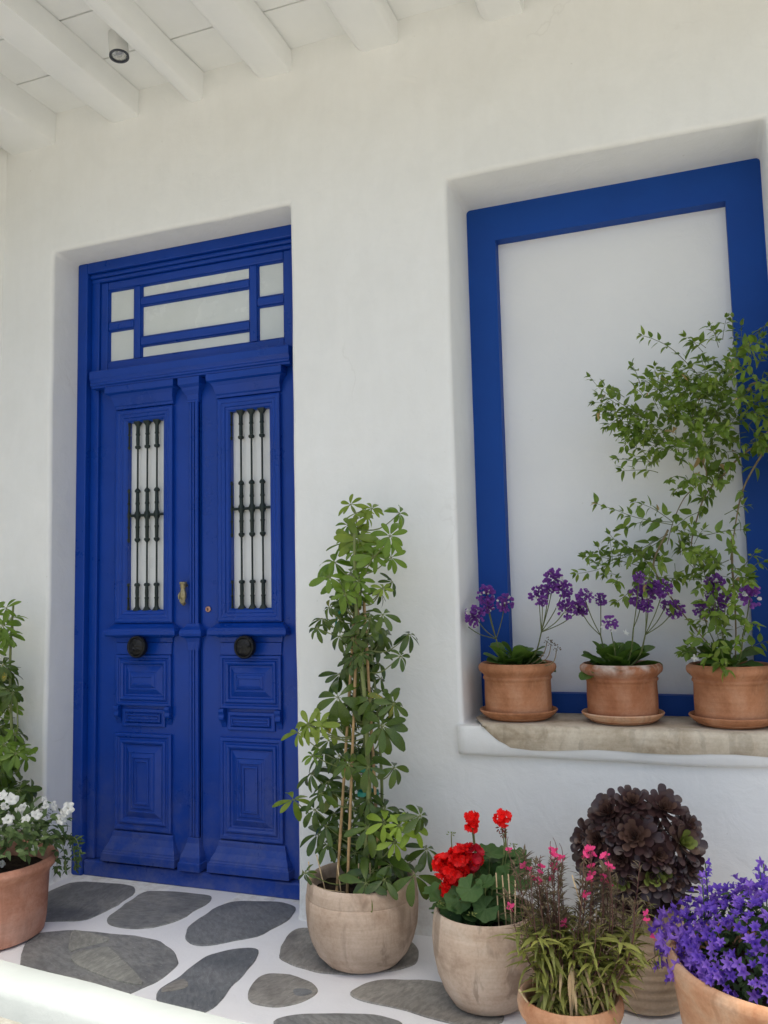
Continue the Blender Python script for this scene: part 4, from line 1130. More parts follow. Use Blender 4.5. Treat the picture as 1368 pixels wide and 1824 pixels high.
r = random.Random(8)
scl = thing('potted_schefflera', (-0.13, -0.15, 0.0), 'leafy umbrella plant in the wall corner, behind the white petunias', 'potted plant')
make_pot(scl, -0.13, -0.15, [(0.085, 0.002), (0.105, 0.012), (0.125, 0.06), (0.133, 0.14), (0.130, 0.21), (0.126, 0.232)], 0.014, 0.205, MT['clay'], 0.01, 6)
def ax2(z):
    return (-0.13 + 0.10 * min(1, max(0, (z - .2) / .5)) + 0.02 * math.sin(z * 5), -0.15 - 0.01 * z)
for k, (dx, dy, zt, rr) in enumerate(((0, 0, 1.20, .009), (.03, .012, .8, .006))):
    b = MB()
    b.tube([Vector((ax2(z)[0] + dx * z, ax2(z)[1] + dy, z)) for z in [0.19 + (zt - 0.19) * i / 18 for i in range(19)]], [rr * (1.0 - .5 * i / 18) for i in range(19)], 8)
    b.build('stem', MT['sch_under'], scl, smooth=179)
schefflera(scl, SCL, ax2, 0.22, r, 18)

# ---------------------------------------------------------------- small petals and heads
def floret(n=5, wid=0.8, cup=0.35, nseg=2, prof=None):
    vs, fs = [], []
    for k in range(n):
        g = leaf_geo(1, wid, prof or (lambda t: 0.25 + 0.75 * math.sin(math.pi * min(1, t * .82 + .05))), nseg, -cup * .4, 0.15)
        M = Matrix.Rotation(2 * math.pi * k / n, 4, 'Z') @ Matrix.Rotation(-cup, 4, 'Y')
        o = len(vs)
        vs += [tuple(M @ Vector(p)) for p in g[0]]
        fs += [tuple(i + o for i in f) for f in g[1]]
    return vs, fs

def head_mesh(name, seed, n, fr, mats, fl, zmin=-0.35, sph=0.75, pick=None):
    """unit radius flower head built of n florets"""
    rr = random.Random(seed)
    b = MB()
    for k in range(n):
        d = rdir(rr, zmin)
        p = d * sph * (rr.uniform(0.75, 1.05) if k % 4 else rr.uniform(.15, .6))
        M = basis(p, d.orthogonal(), d + rdir(rr) * 0.5, fr * rr.uniform(.75, 1.2)) @ Matrix.Rotation(rr.uniform(0, 6.28), 4, 'Z')
        b.add([M @ Vector(q) for q in fl[0]], fl[1], pick(rr, d) if pick else 0)
    return b.mesh(name, mats, smooth=179)

# ---------------------------------------------------------------- three statice pots on the sill
fl_s = floret(5, 0.9, 0.9, 2)
STAT_H = [head_mesh('statice_head', 40 + i, 85, 0.30, [MT['stat_p'], MT['white_f']], fl_s, -0.6, 0.82, lambda q, d: 1 if q.random() < .06 else 0) for i in range(3)]
STAT_D = head_mesh('dried_statice_head', 50, 18, 0.22, [MT['stat_d']], fl_s, -0.3, 0.8)
STAT_L = [tmpl('statice_leaf', leaf_geo(1, w, spat, 7, dr, .25, wv, ts=(0, .2, .4, .6, .76, .88, .96, 1.0)), MT['stat']) for w, dr, wv in ((.58, .25, .02), (.66, .5, .03), (.52, .1, .015))]

def statice_pot(cx, heads, label, mat, seed, extra_dry=None, wet=False):
    rr = random.Random(seed)
    cy = 0.128
    t = thing('potted_statice', (cx, cy, 0.757), label, 'potted plant', 'terracotta pots on the stone sill')
    z0 = 0.7575
    make_pot(t, cx, cy, [(0.112, z0), (0.119, z0 + .004), (0.120, z0 + .030), (0.1205, z0 + .080), (0.1195, z0 + .130), (0.1210, z0 + .136), (0.1245, z0 + .139), (0.1245, z0 + .145), (0.1215, z0 + .148), (0.1225, z0 + .153), (0.130, z0 + .160), (0.1385, z0 + .168), (0.1415, z0 + .178), (0.1395, z0 + .188), (0.135, z0 + .191)], 0.018, 0.925, mat, 0.010, seed)
    items = []
    for k in range(44):
        a = rr.uniform(0, 6.28)
        el = rr.uniform(0.12, 1.3)
        d = Vector((math.cos(a) * math.cos(el), math.sin(a) * math.cos(el), math.sin(el)))
        if cy + d.y * .13 > 0.27:
            d.y *= .3
            d.normalize()
        L = rr.uniform(.07, .125)
        p = Vector((cx + rr.uniform(-.035, .035) - .01, cy + rr.uniform(-.035, .035), 0.930))
        items.append((rr.choice(STAT_L), basis(p, d, Vector((0, 0, 1)) + rdir(rr) * .4, (L, L * rr.uniform(.9, 1.3), L))))
    emit(t, 'leaf', items)
    for hs in heads:
        # one branching scape per group of heads
        tip = sum((Vector(h[:3]) for h in hs), Vector()) / len(hs)
        base = Vector((cx + (tip.x - cx) * .15, cy - .02, 0.93))
        fork = base.lerp(tip, 0.55) + Vector((0, 0, -0.012))
        b = MB()
        b.tube(smooth_path([base, base.lerp(fork, .5) + Vector(((tip.x - cx) * .08, 0, -.01)), fork], 4), 0.0028, 6)
        for h in hs:
            e = Vector(h[:3])
            b.tube(smooth_path([fork, fork.lerp(e, .55) + Vector((0, 0, -.012)), e], 4), 0.0018, 5)
        b.build('stem', MT['vine_g'], t, smooth=179)
        for h in hs:
            put('flower_head', rr.choice(STAT_H), basis(h[:3], rdir(rr, .2), (0, 0, 1), h[3] * .95) @ Matrix.Rotation(rr.uniform(0, 6), 4, 'X'), t)
    for p in (extra_dry or []):
        b = MB()
        b.tube(smooth_path([(cx + .03, cy - .03, .93), (p[0] - .02, p[1], p[2] - .05), p], 4), 0.0018, 5)
        b.build('stem', MT['vine'], t, smooth=179)
        put('dried_flower_head', STAT_D, basis(p, (1, 0, 0), (0, 0, 1), 0.018), t)
    return t

def split(hs, *cuts):
    return [[h for h in hs if a <= h[0] < c] for a, c in zip(cuts, cuts[1:]) if [h for h in hs if a <= h[0] < c]]
sp1 = statice_pot(2.045, [STA[0], STA[1]], 'purple statice in an orange terracotta pot near the left end of the sill', MT['terra'], 31, [(2.185, .05, 1.02), (2.205, .04, 1.005), (2.17, .06, 1.03)])
sp2 = statice_pot(2.412, split(STA[2], 0, 2.36, 2.42, 2.50, 9), 'purple statice in a reddish terracotta pot with a whitish rim, middle of the sill', MT['terra_wet'], 32)
sp3 = statice_pot(2.768, split(STA[3], 0, 2.70, 2.79, 9), 'terracotta pot on the sill holding statice and a tall climbing jasmine', MT['terra'], 33)
sp1['label'] = 'purple statice in an orange terracotta pot on the pointed end of the sill'
sp2['label'] = 'purple statice in a reddish terracotta pot between two orange ones on the sill'

for cx, m, lb in ((2.045, 'terra', 'orange terracotta saucer on the pointed end of the stone sill'), (2.412, 'terra_pale', 'pale peach terracotta saucer under the reddish statice pot'), (2.768, 'terra', 'orange terracotta saucer under the pot with climbing jasmine')):
    b = MB()
    z = 0.7515
    b.lathe([(0.001, z), (0.100, z), (0.106, z + .003), (0.124, z + .014), (0.137, z + .026), (0.1405, z + .032), (0.138, z + .036), (0.133, z + .034), (0.122, z + .020), (0.112, z + .007), (0.001, z + .0055)], cx, 0.128, 56, 0.008, cx)
    o = b.build('pot_saucer', MT[m], None, smooth=50, fixn=True)
    o['label'], o['category'], o['group'] = lb, 'saucer', 'saucers on the stone sill'

# ---------------------------------------------------------------- jasmine in the last sill pot
r = random.Random(77)
JT = [tmpl('jasmine_leaf', leaf_geo(1, w, ovate, 5, dr, .3), MT['jas']) for w, dr in ((.46, .25), (.40, .45), (.50, .1))]
JY = [tmpl('jasmine_leaf', leaf_geo(1, w, ovate, 5, dr, .3), MT['jas_y']) for w, dr in ((.40, .3), (.34, .5))]
JD = [tmpl('jasmine_leaf', leaf_geo(1, .4, ovate, 5, .7, .6), MT['jas_dry'])]
items = []
def jleaf(p, d, L, young=0.25):
    tm = r.choice(JY) if r.random() < young else (r.choice(JD) if r.random() < .02 else r.choice(JT))
    L *= 1.28
    items.append((tm, basis(p, d, Vector((0, -.6, .8)) + rdir(r) * .55, (L, L * r.uniform(.9, 1.2), L))))
def twig(path, rad0, young, step, Lr, mat_b, tip=True):
    path = smooth_path(path, 5)
    mat_b.tube(path, [rad0 * (1 - .6 * i / len(path)) for i in range(len(path))], 5)
    acc, side = 0, 1
    tot = sum((path[i + 1] - path[i]).length for i in range(len(path) - 1))
    run = 0
    for i in range(len(path) - 1):
        seg = path[i + 1] - path[i]
        acc += seg.length
        run += seg.length
        if acc > step:
            acc = 0
            t = seg.normalized()
            q = rdir(r)
            q = (q - t * q.dot(t)).normalized()
            q.y *= .8
            for s in (1, -1):
                d = (q * s * .85 + t * .55 + Vector((0, 0, -.18))).normalized()
                L = r.uniform(*Lr) * (1 - .35 * run / tot)
                st = path[i + 1] + d * .004
                # compound leaf: one large and sometimes two small leaflets
                jleaf(st, d, L, young)
                if r.random() < .45:
                    d2 = (d + rdir(r) * .9).normalized()
                    jleaf(st, d2, L * .6, young)
    if tip:
        t = (path[-1] - path[-2]).normalized()
        for k in range(4):
            jleaf(path[-1], (t + rdir(r) * .55).normalized(), r.uniform(.012, .024), .5)
vb, vg = MB(), MB()
for w, pts in JB:
    thick = w > 1.5
    twig(pts, 0.0019 * w if thick else 0.0015, .12 if thick else .3, 0.075 if thick else 0.027, (.028, .05), vb if thick else vg, not thick)
for (c, rx, rz, n) in JE:
    for k in range(int(n * 0.95)):
        v = rdir(r)
        p = Vector((c[0] + v.x * rx * r.random() ** .4, c[1] + v.y * .12, c[2] + v.z * rz * r.random() ** .4))
        p.y = max(-.08, min(.25, p.y))
        d = (v + Vector((0, -.1, .5)) + rdir(r) * .5).normalized()
        ln = r.uniform(.04, .09)
        twig([p, p + d * ln * .5 + Vector((0, 0, .004)), p + d * ln + Vector((0, 0, -.004))], 0.0012, .22, 0.02, (.025, .045), vg)
# trailing shoot over the rim and tendrils
vb.build('woody_vine', MT['vine'], sp3, smooth=179)
vg.build('green_vine', MT['vine_g'], sp3, smooth=179)
emit(sp3, 'jasmine_leaf', items, 300, 'jasmine_foliage')
jf = floret(5, .5, .15, 2)
JF, _ = tmpl('jasmine_flower', jf, MT['white_f'])
for k, c in enumerate([(2.37, .04, 1.085), (2.40, .05, 1.075), (2.62, .06, 1.0), (2.66, .03, .98), (2.65, .05, 1.03), (2.70, .05, 1.06), (2.44, .06, 1.06)]):
    put('jasmine_flower', JF, basis(c, rdir(r), Vector((0, -1, .5)) + rdir(r) * .5, .014), sp3)

# ---------------------------------------------------------------- red geranium
r = random.Random(5)
ger = thing('potted_geranium', (2.035, -0.41, 0), 'red geranium in a pale sandy clay pot between the umbrella plant and gaura', 'potted plant')
make_pot(ger, 2.035, -0.41, [(0.085, 0.002), (0.105, 0.012), (0.130, 0.050), (0.148, 0.095), (0.158, 0.145), (0.161, 0.195), (0.158, 0.235), (0.154, 0.258), (0.151, 0.268)], 0.015, 0.235, MT['clay2'], 0.012, 9)
def ger_leaf(seed):
    n = 36
    vs = [(0, 0, 0)]
    for ring, rf in enumerate((.35, .7, 1.0)):
        for k in range(n):
            t = 0.30 + (2 * math.pi - 0.6) * k / (n - 1)
            lob = 1 + (.07 * math.cos(7 * (t - math.pi)) + .02 * math.cos(21 * t)) * rf
            vs.append((-rf * lob * math.cos(t), rf * lob * math.sin(t), .20 * rf * rf + .07 * rf * math.cos(7 * (t - math.pi)) + .08 * rf * math.sin(2 * t + seed)))
    fs = []
    for k in range(n - 1):
        fs.append((0, 1 + k, 2 + k))
        for q in range(2):
            a = 1 + q * n + k
            fs.append((a, a + n, a + n + 1, a + 1))
    return vs, fs
GLT = [tmpl('geranium_leaf', ger_leaf(i), MT['ger']) for i in range(3)]
items, pet = [], MB()
for p in GEL:
    c = Vector(p)
    n = ((CAM - c).normalized() * .7 + Vector((0, 0, .7)) + rdir(r) * .5).normalized()
    R_ = r.uniform(.028, .042)
    items.append((r.choice(GLT), basis(c, n.orthogonal() + rdir(r) * .5, n, R_)))
    pet.tube(smooth_path([(2.03 + (c.x - 2.03) * .3, -.40, .235), (c.x * .6 + 2.03 * .4, (c.y - .4) / 2, (c.z + .24) / 2 - .01), c], 3), .0017, 5)
for k in range(40):
    a = r.uniform(0, 6.28)
    rr_ = r.uniform(.02, .13)
    c = Vector((2.035 + rr_ * math.cos(a) - .01, -.40 + rr_ * math.sin(a), r.uniform(.26, .42) - rr_ * .5))
    items.append((r.choice(GLT), basis(c, rdir(r), Vector((0, -.5, .8)) + rdir(r) * .6, r.uniform(.03, .042))))
emit(ger, 'leaf', items)
pet.build('petioles', MT['sch_under'], ger, smooth=179)
fl_g = floret(5, 1.0, .45, 3, lambda t: 0.3 + 0.75 * t ** .7 if t < .95 else .75)
GH = [head_mesh('geranium_head', 60 + i, 34, .44, [MT['ger_r'], MT['ger_d']], fl_g, -.45, .72, lambda q, d: 0) for i in range(2)]
GHD = head_mesh('geranium_head', 66, 34, .44, [MT['ger_d'], MT['ger_r']], fl_g, -.45, .72, lambda q, d: 0 if q.random() < .7 else 1)
for i, h in enumerate(GER):
    m = GHD if i in (2, 5) else r.choice(GH)
    put('flower_head', m, basis(h[:3], rdir(r, .1), (0, 0, 1), h[3] * (1.0 if i < 8 else .95)), ger)
    b = MB()
    c = Vector(h[:3])
    b.tube(smooth_path([(2.03 + (c.x - 2.03) * .3, -.40, .24), (c.x, c.y + .02, (c.z * .7 + .08)), c], 4), .0026, 6)
    b.build('flower_stalk', MT['sch_under'], ger, smooth=179)
fl_b = floret(4, .5, 1.2, 2)
BUD = head_mesh('spent_buds', 70, 16, .42, [MT['bud']], fl_b, -.9, .6)
BUDG = head_mesh('green_buds', 71, 12, .42, [MT['budg']], fl_b, -.2, .6)
for p, m, s in (((2.095, -.42, .512), BUD, .019), ((2.10, -.41, .492), BUD, .015), ((1.945, -.44, .485), BUDG, .014), ((2.125, -.40, .455), BUDG, .013), ((2.03, -.54, .295), BUDG, .014), ((1.925, -.5, .30), BUDG, .012)):
    put('bud_cluster', m, basis(p, (1, 0, 0), (0, 0, 1), s), ger)
    b = MB()
    b.tube(smooth_path([(2.03 + (p[0] - 2.03) * .4, -.40, .25), (p[0], p[1] + .02, .1 + p[2] * .65), p], 4), .0018, 5)
    b.build('bud_stalk', MT['sch_under'], ger, smooth=179)
for (xa, xb, zt) in ((2.095, 2.090, .40), (2.118, 2.108, .395), (2.133, 2.126, .40), (2.140, 2.146, .385)):
    b = MB()
    b.tube([(xa, -.49, .22), (xb, -.485, zt)], .0022, 5)
    b.build('stick', MT['stick'], ger, smooth=179)

# ---------------------------------------------------------------- dark aeonium
r = random.Random(14)
aeo = thing('potted_aeonium', (2.475, -0.25, 0), 'dark purple aeonium rosettes in a tall ridged buff clay pot', 'potted plant')
prof = [(0.100, .002), (0.110, .008)]
for k in range(40):
    z = .012 + .263 * k / 39
    prof.append((0.113 + .020 * math.sin(math.pi * min(1, z / .30)) + .0016 * math.sin(z * 240) * (1 if z < .22 else .4), z))
prof += [(0.121, .282), (0.117, .290)]
make_pot(aeo, 2.475, -0.25, prof, 0.013, 0.262, MT['clay3'], 0.010, 12)
AC = Vector((2.467, -0.25, 0.432))
AR = 0.205
AT = {k: [tmpl('aeonium_leaf', leaf_geo(1, w, spat, 6, dr, .25, ts=(0, .3, .6, .78, .9, .965, 1.0)), MT[m]) for w, dr in ((.40, -.10), (.36, -.22))] for k, m in (('d', 'aeo'), ('m', 'aeo_m'), ('g', 'aeo_g'))}
b = MB()
b.tube([(2.475, -.25, .25), (2.478, -.25, .34), (2.478, -.248, .42)], [.022, .02, .016], 8)
for p in AE:
    pass
b.build('trunk', MT['vine'], aeo, smooth=179)
for (x, y, z, s, k) in AE:
    P = Vector((x, y, z))
    dx, dz = P.x - AC.x, P.z - AC.z
    rr_ = math.hypot(dx, dz)
    if rr_ > AR * .93:
        P.x, P.z = AC.x + dx * AR * .93 / rr_, AC.z + dz * AR * .93 / rr_
    q = math.sqrt(max(0.0, 1 - min(1, rr_ / AR) ** 2))
    tgt = AC.y - AR * q * .95
    f_ = (tgt - CAM.y) / (P.y - CAM.y)
    P = CAM + (P - CAM) * f_
    n = ((P - AC).normalized() + Vector((0, -.22, .12)) + rdir(r) * .12).normalized()
    e1 = n.orthogonal().normalized()
    e2 = n.cross(e1)
    s *= 1.10
    # tight heart of young leaves, then the big outer leaves one by one
    b = MB()
    mats = [MT['aeo_g'] if k == 2 else MT['aeo_m'], MT['aeo_m'] if k else MT['aeo']]
    tot = 40 if s > .055 else 32
    nin = tot - 16
    outer = []
    for j in range(tot):
        f = j / (tot - 1)
        ph = j * 2.39996 + r.uniform(-.08, .08)
        th = 0.16 + 1.55 * f ** 0.85 + r.uniform(-.06, .06)
        rd = e1 * math.cos(ph) + e2 * math.sin(ph)
        d = rd * math.sin(th) + n * math.cos(th)
        nm = n * math.sin(th) - rd * math.cos(th)
        L = s * (.26 + .68 * f) * r.uniform(.92, 1.08)
        M = basis(P - n * s * (.10 + .22 * f) + rd * s * .04, d, nm + rdir(r) * .10, (L, L * (1.5 - .35 * f), L))
        if j < nin:
            g = AT['g'][0][1]
            b.add([M @ Vector(v) for v in g[0]], g[1], 0 if j < nin * .6 else 1)
        else:
            outer.append((f, M))
    ros = b.build('rosette', mats, aeo, smooth=179)
    for f, M in outer:
        put('leaf', r.choice(AT['d'])[0], M, ros)
b = MB()
for k in range(230):
    d = rdir(r, -.55)
    L = r.uniform(.05, .075)
    p = AC + d * AR * r.uniform(.25, .45)
    g = r.choice(AT['d'])[1]
    M = basis(p, (d + rdir(r) * .55).normalized(), Vector((0, 0, 1)) + rdir(r) * .4, (L, L, L))
    b.add([M @ Vector(v) for v in g[0]], g[1])
for k in range(46):
    a = r.uniform(-2.9, .2)
    d = Vector((math.cos(a), math.sin(a), -.62)).normalized()
    L = r.uniform(.06, .095)
    p = AC + Vector((d.x * .11, d.y * .11, -.06 + r.uniform(-.05, .02)))
    g = r.choice(AT['d'])[1]
    M = basis(p, (d + rdir(r) * .3).normalized(), Vector((0, 0, 1)), (L, L, L))
    b.add([M @ Vector(v) for v in g[0]], g[1])
o = b.build('inner_foliage', [MT['aeo']], aeo, smooth=179)
o['kind'] = 'stuff'

# ---------------------------------------------------------------- pink gaura
r = random.Random(91)
gau = thing('potted_gaura', (2.32, -0.68, 0), 'straggly pink flowering gaura with yellowing leaves in a small orange pot', 'potted plant')
make_pot(gau, 2.32, -0.68, [(0.088, .002), (0.092, .008), (0.104, .06), (0.115, .118), (0.117, .128), (0.1275, .136), (0.1325, .148), (0.1345, .163), (0.1325, .174), (0.128, .179)], 0.017, 0.138, MT['terra_pale'], 0.010, 15)
LG = [tmpl('gaura_leaf', leaf_geo(1, w, lance, 5, dr, .3), MT['gau']) for w, dr in ((.20, .4), (.17, .75), (.22, .2))]
LB = [tmpl('gaura_leaf', leaf_geo(1, w, lance, 3, dr, .3), MT['gau_b']) for w, dr in ((.18, .2), (.15, .4))]
LD = [tmpl('gaura_leaf', leaf_geo(1, w, lance, 6, dr, .5), MT['gau_dry']) for w, dr in ((.11, .8), (.09, 1.0))]
big, small, st = [], [], MB()
tips = [Vector(p) for p in GAF]
ends = [(t, True) for t in tips if t.x < 2.5]
for k in range(60):
    ends.append((Vector((2.335 + r.uniform(-.15, .17), -.68 + r.uniform(-.12, .09), r.uniform(.33, .52))), False))
for t, fl in ends:
    base = Vector((2.32 + (t.x - 2.32) * .22 + r.uniform(-.035, .035), -.68 + r.uniform(-.05, .05), .135))
    mid = base.lerp(t, .5) + Vector(((t.x - 2.32) * .22, r.uniform(-.03, .02), .02))
    path = smooth_path([base, mid, t] if not fl else [base, mid, t, t + Vector((r.uniform(-.01, .01), 0, r.uniform(.01, .045)))], 7)
    st.tube(path, [.0019 * (1 - .6 * i / len(path)) for i in range(len(path))], 4)
    n = len(path)
    for i in range(1, n):
        f = (path[i].z - .135) / .33
        for q in range(3 if f < .7 else 4):
            a = r.uniform(0, 6.28)
            d = Vector((math.cos(a), math.sin(a), r.uniform(-.35, .75))).normalized()
            p = path[i - 1].lerp(path[i], r.random())
            if f < .28:
                if r.random() < .42:
                    big.append((r.choice(LD), basis(p, (d + Vector((0, -.2, -.7))).normalized(), (0, -.5, 1), r.uniform(.04, .075))))
                elif r.random() < .7:
                    big.append((r.choice(LG), basis(p, (d + Vector((0, -.2, .1))).normalized(), (0, 0, 1), r.uniform(.05, .085))))
            elif f < .68:
                if r.random() < .62:
                    big.append((r.choice(LG), basis(p, (d + Vector((0, 0, .2))).normalized(), Vector((0, 0, 1)) + rdir(r) * .3, r.uniform(.04, .075))))
                else:
                    small.append((r.choice(LB), basis(p, (d + Vector((0, 0, .4))).normalized(), (0, 0, 1), r.uniform(.02, .045))))
            elif f < 1.15 or not fl:
                small.append((r.choice(LB), basis(p, (d + Vector((0, 0, .6))).normalized(), (0, 0, 1), r.uniform(.016, .038))))
for k in range(46):
    a = r.uniform(-2.9, -.25)
    q = r.uniform(.02, .085)
    p_ = Vector((2.33 + q * math.cos(a), -.68 + q * math.sin(a), r.uniform(.20, .28)))
    big.append((r.choice(LD), basis(p_, Vector((math.cos(a) * .5, math.sin(a) * .5, -.35)).normalized(), (0, -.3, 1), r.uniform(.05, .085))))
# a long shoot leaning over to the ridged pot
for pts in ([(2.36, -.70, .16), (2.44, -.69, .235), (2.50, -.68, .275), (2.545, -.68, .305)], [(2.36, -.69, .16), (2.45, -.67, .28), (2.50, -.66, .36), (2.525, -.65, .42)]):
    path = smooth_path(pts, 7)
    st.tube(path, [.0018 * (1 - .5 * i / len(path)) for i in range(len(path))], 4)
    for i in range(4, len(path)):
        for q in range(3):
            d = rdir(r)
            small.append((r.choice(LB + LG), basis(path[i], (d + Vector((.4, 0, .2))).normalized(), (0, 0, 1), r.uniform(.018, .04))))
st.build('stems', MT['gau_s'], gau, smooth=179)
emit(gau, 'leaf', big, 300, 'lower_foliage')
sm = emit(gau, 'leaflet', small, 0, 'bronze_foliage')
gf = floret(4, .75, .35, 2)
GFM = []
for i in range(3):
    q = MB()
    rr = random.Random(i)
    for k in range(4):
        a = -1.1 + k * .72 + rr.uniform(-.15, .15)
        g = leaf_geo(1, .62, lambda t: .2 + .85 * math.sin(math.pi * min(1, t * .8 + .05)), 3, .1, .15)
        M = Matrix.Rotation(a, 4, 'Z') @ Matrix.Rotation(rr.uniform(-.4, .3), 4, 'Y')
        q.add([M @ Vector(v) for v in g[0]], g[1])
    for k in range(4):
        q.tube([(0, 0, 0), (-.5 - .1 * k, rr.uniform(-.5, .5), .3)], .03, 3)
    GFM.append(q.mesh('gaura_flower', MT['gau_f'], smooth=179))
for p in tips:
    for q in range(2 if p.x < 2.5 else 1):
        c = p + rdir(r) * .008
        put('flower', r.choice(GFM), basis(c, Vector((r.uniform(-.6, .6), -.3, .8)), Vector((0, -1, .1)) + rdir(r) * .5, r.uniform(.009, .014)), gau)
b = MB()
b.tube([(2.255, -.745, .135), (2.208, -.77, .215)], .0023, 5)
b.build('stick', MT['stick'], gau, smooth=179)
b = MB()
b.tube([(2.37, -.72, .40), (2.345, -.72, .49)], .0018, 5)
b.build('stick', MT['stick'], gau, smooth=179)

# ---------------------------------------------------------------- violet bellflower bowl
r = random.Random(44)
cam_p = thing('potted_bellflower', (2.845, -0.66, 0), 'mound of violet bellflowers in a wide peach terracotta bowl', 'potted plant')
make_pot(cam_p, 2.845, -0.66, [(0.150, .002), (0.178, .008), (0.214, .05), (0.240, .105), (0.256, .165), (0.266, .225), (0.273, .270), (0.279, .285), (0.282, .298), (0.280, .309), (0.276, .315)], 0.020, 0.265, MT['terra_pale'], 0.010, 18, 72)
def bell(open_=.9):
    vs, fs = [], []
    n = 10
    prof = [(.12, 0), (.30, .35), (.45, .60)]
    for rr, z in prof:
        for k in range(n):
            t = 2 * math.pi * k / n
            vs.append((rr * math.cos(t), rr * math.sin(t), z))
    for i in range(2):
        for k in range(n):
            fs.append((i * n + k, i * n + (k + 1) % n, (i + 1) * n + (k + 1) % n, (i + 1) * n + k))
    for k in range(5):
        t = 2 * math.pi * (2 * k) / n
        o = len(vs)
        vs.append((open_ * 1.05 * math.cos(t), open_ * 1.05 * math.sin(t), .78))
        tl, tr_ = t - .30, t + .30
        vs.append((.72 * open_ * math.cos(tl), .72 * open_ * math.sin(tl), .76))
        vs.append((.72 * open_ * math.cos(tr_), .72 * open_ * math.sin(tr_), .76))
        a, c0, c1 = 2 * n + (2 * k) % n, 2 * n + (2 * k - 1) % n, 2 * n + (2 * k + 1) % n
        fs += [(c0, a, o, o + 1), (a, c1, o + 2, o)]
    return vs, fs
CT = [tmpl('bellflower', bell(1.0), MT['cam']), tmpl('bellflower', bell(.8), MT['cam']), tmpl('bellflower', bell(.9), MT['cam_d'])]
CLF = [tmpl('bellflower_leaf', leaf_geo(1, .6, ovate, 4, .3, .3), MT['cam_l'])]
fl_i, lf = [], []
CC = Vector((2.85, -.635, .282))
def mound(d, k=1.0):
    rad_ = Vector((.285, .255, .190))
    lump = 1 + .13 * noise.noise(d * 2.6) + .05 * noise.noise(d * 7)
    return CC + Vector((d.x * rad_.x, d.y * rad_.y, d.z * rad_.z)) * k * lump
while len(fl_i) < 760:
    d = rdir(r, -.02)
    if d.y > .45 and r.random() < .8:
        continue
    p = mound(d, r.uniform(.86, 1.05))
    n = (d + Vector((0, -.1, .35)) + rdir(r) * .55).normalized()
    fl_i.append((r.choice(CT) if r.random() < .8 else CT[2], basis(p, n.orthogonal() + rdir(r) * .4, n, r.uniform(.012, .018))))
for k in range(60):
    a = r.uniform(2.5, 3.7)
    p = CC + Vector((math.cos(a) * r.uniform(.24, .32), math.sin(a) * .25, r.uniform(-.02, .10)))
    n = (Vector((math.cos(a), math.sin(a) - .3, .3)) + rdir(r) * .5).normalized()
    fl_i.append((r.choice(CT), basis(p, n.orthogonal() + rdir(r) * .4, n, r.uniform(.014, .021))))
# a few spires above the mound
for (x, y, h) in ((2.665, -.64, .525), (2.655, -.66, .495), (2.79, -.64, .515), (2.80, -.62, .530), (2.86, -.62, .52)):
    sp = MB()
    sp.tube([(x, y, .38), (x + .002, y, .44), (x, y, h)], .0016, 4)
    sp.build('stem', MT['cam_l'], cam_p, smooth=179)
    for q in range(4):
        n = rdir(r, .1)
        fl_i.append((r.choice(CT), basis((x, y, h - .018 * q), n.orthogonal(), n, .015)))
for k in range(1500):
    d = rdir(r, -.15)
    lf.append((CLF[0], basis(mound(d, r.uniform(.55, .96)), rdir(r), d + rdir(r) * .6, r.uniform(.018, .032))))
emit(cam_p, 'flower', fl_i, 300, 'flower_mass')
emit(cam_p, 'leaf', lf, 0, 'foliage')
b = MB()
g = []
for (x, y, z, s) in ((2.765, -.930, .235, .03), (2.770, -.931, .215, .025)):
    M = basis((x, y, z), (0.1, -.2, -1), (0, -1, .2), s)
    b.add([M @ Vector(v) for v in CLF[0][1][0]], CLF[0][1][1])
b.build('trailing_leaf', MT['cam_l'], cam_p, smooth=179)

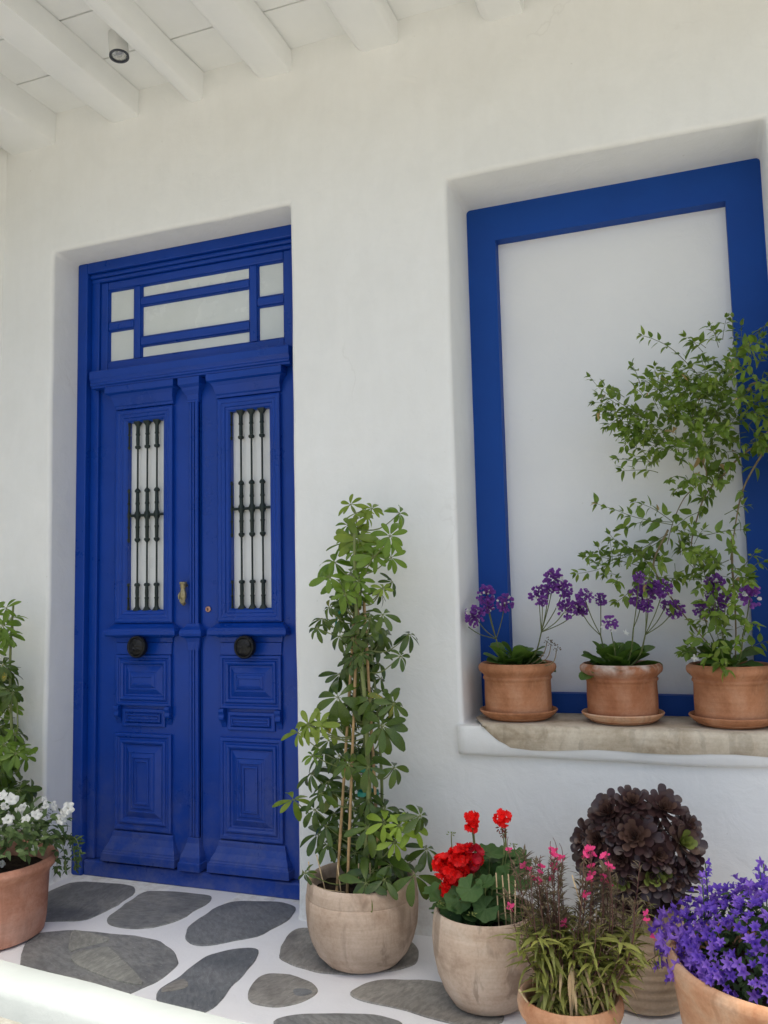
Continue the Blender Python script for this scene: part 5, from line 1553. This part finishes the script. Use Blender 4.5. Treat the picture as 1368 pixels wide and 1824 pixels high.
# ---------------------------------------------------------------- white petunias
r = random.Random(63)
pet_p = thing('potted_petunia', (0.175, -0.475, 0), 'white petunias in a large rosy terracotta pot behind the kerb', 'potted plant')
make_pot(pet_p, 0.175, -0.475, [(0.178, .002), (0.196, .010), (0.203, .05), (0.207, .13), (0.211, .205), (0.215, .222), (0.229, .236), (0.241, .250), (0.244, .262), (0.239, .269)], 0.030, 0.225, MT['terra_red'], 0.010, 25)
PLT = [tmpl('petunia_leaf', leaf_geo(1, w, ovate, 4, dr, .25), MT['pet']) for w, dr in ((.55, .2), (.48, .45))]
items = []
PC = Vector((.165, -.455, .295))
for k in range(1100):
    d = rdir(r, -.1)
    if d.y > .5 and r.random() < .7:
        continue
    q = r.uniform(.55, 1.02)
    p = PC + Vector((d.x * .29, d.y * .24, d.z * .19)) * q * (1 + .16 * noise.noise(d * 3))
    if d.x > .5 and d.z < .5:
        p.z += .05
    items.append((r.choice(PLT), basis(p, (d + rdir(r) * .9).normalized(), Vector((0, -.2, 1)) + d * .4 + rdir(r) * .4, r.uniform(.026, .045))))
tr_b = MB()
for (x, y) in ((.42, -.36), (.445, -.34), (.40, -.38), (.46, -.33), (.43, -.32)):
    zz_ = r.uniform(.20, .27)
    path = smooth_path([(x - .12, y - .02, .30), (x - .02, y, .33), (x + .01, y, zz_)], 5)
    tr_b.tube(path, .0015, 4)
    for p in path[3:]:
        for q in range(4):
            items.append((r.choice(PLT), basis(p, rdir(r), (0, -.5, 1), r.uniform(.018, .03))))
tr_b.build('stems', MT['sch_under'], pet_p, smooth=179)
emit(pet_p, 'leaf', items, 300, 'foliage')
def petunia(seed):
    rr = random.Random(seed)
    b = MB()
    n = 30
    rings = []
    for rf, z in ((.05, -.85), (.07, -.35), (.16, -.10), (.55, .08), (.85, .10), (1.0, .04)):
        ring = []
        for k in range(n):
            t = 2 * math.pi * k / n
            lob = 1 + (.26 * abs(math.cos(2.5 * t)) ** .7 - .16) * (rf ** 2)
            ruf = .16 * math.sin(5 * t + seed) * rf ** 3 + .10 * math.sin(8 * t + seed * 2) * rf ** 3 - .18 * rf ** 4 * (1 + math.cos(t + seed))
            ring.append((rf * lob * math.cos(t), rf * lob * math.sin(t), z + ruf))
        rings.append(ring)
    b.loft(rings, True, False)
    me = b.mesh('petunia_flower', [MT['white_f'], MT['yellow_f']], smooth=179)
    for i, p in enumerate(me.polygons):
        if i < int(1.0 * n) or len(p.vertices) > 4:
            p.material_index = 1
    return me
PF = [petunia(i) for i in range(3)]
for (x, y, z, s) in PET:
    c = Vector((x, y, z))
    n = ((CAM - c).normalized() * .8 + (c - PC).normalized() * .6 + Vector((0, 0, .35)) + rdir(r) * .55).normalized()
    put('flower', r.choice(PF), basis(c, n.orthogonal() + rdir(r) * .3, n, s * .95), pet_p)
b = MB()
b.tube([(.285, -.575, .21), (.305, -.585, .345)], .0024, 5)
b.build('stick', MT['stick'], pet_p, smooth=179)
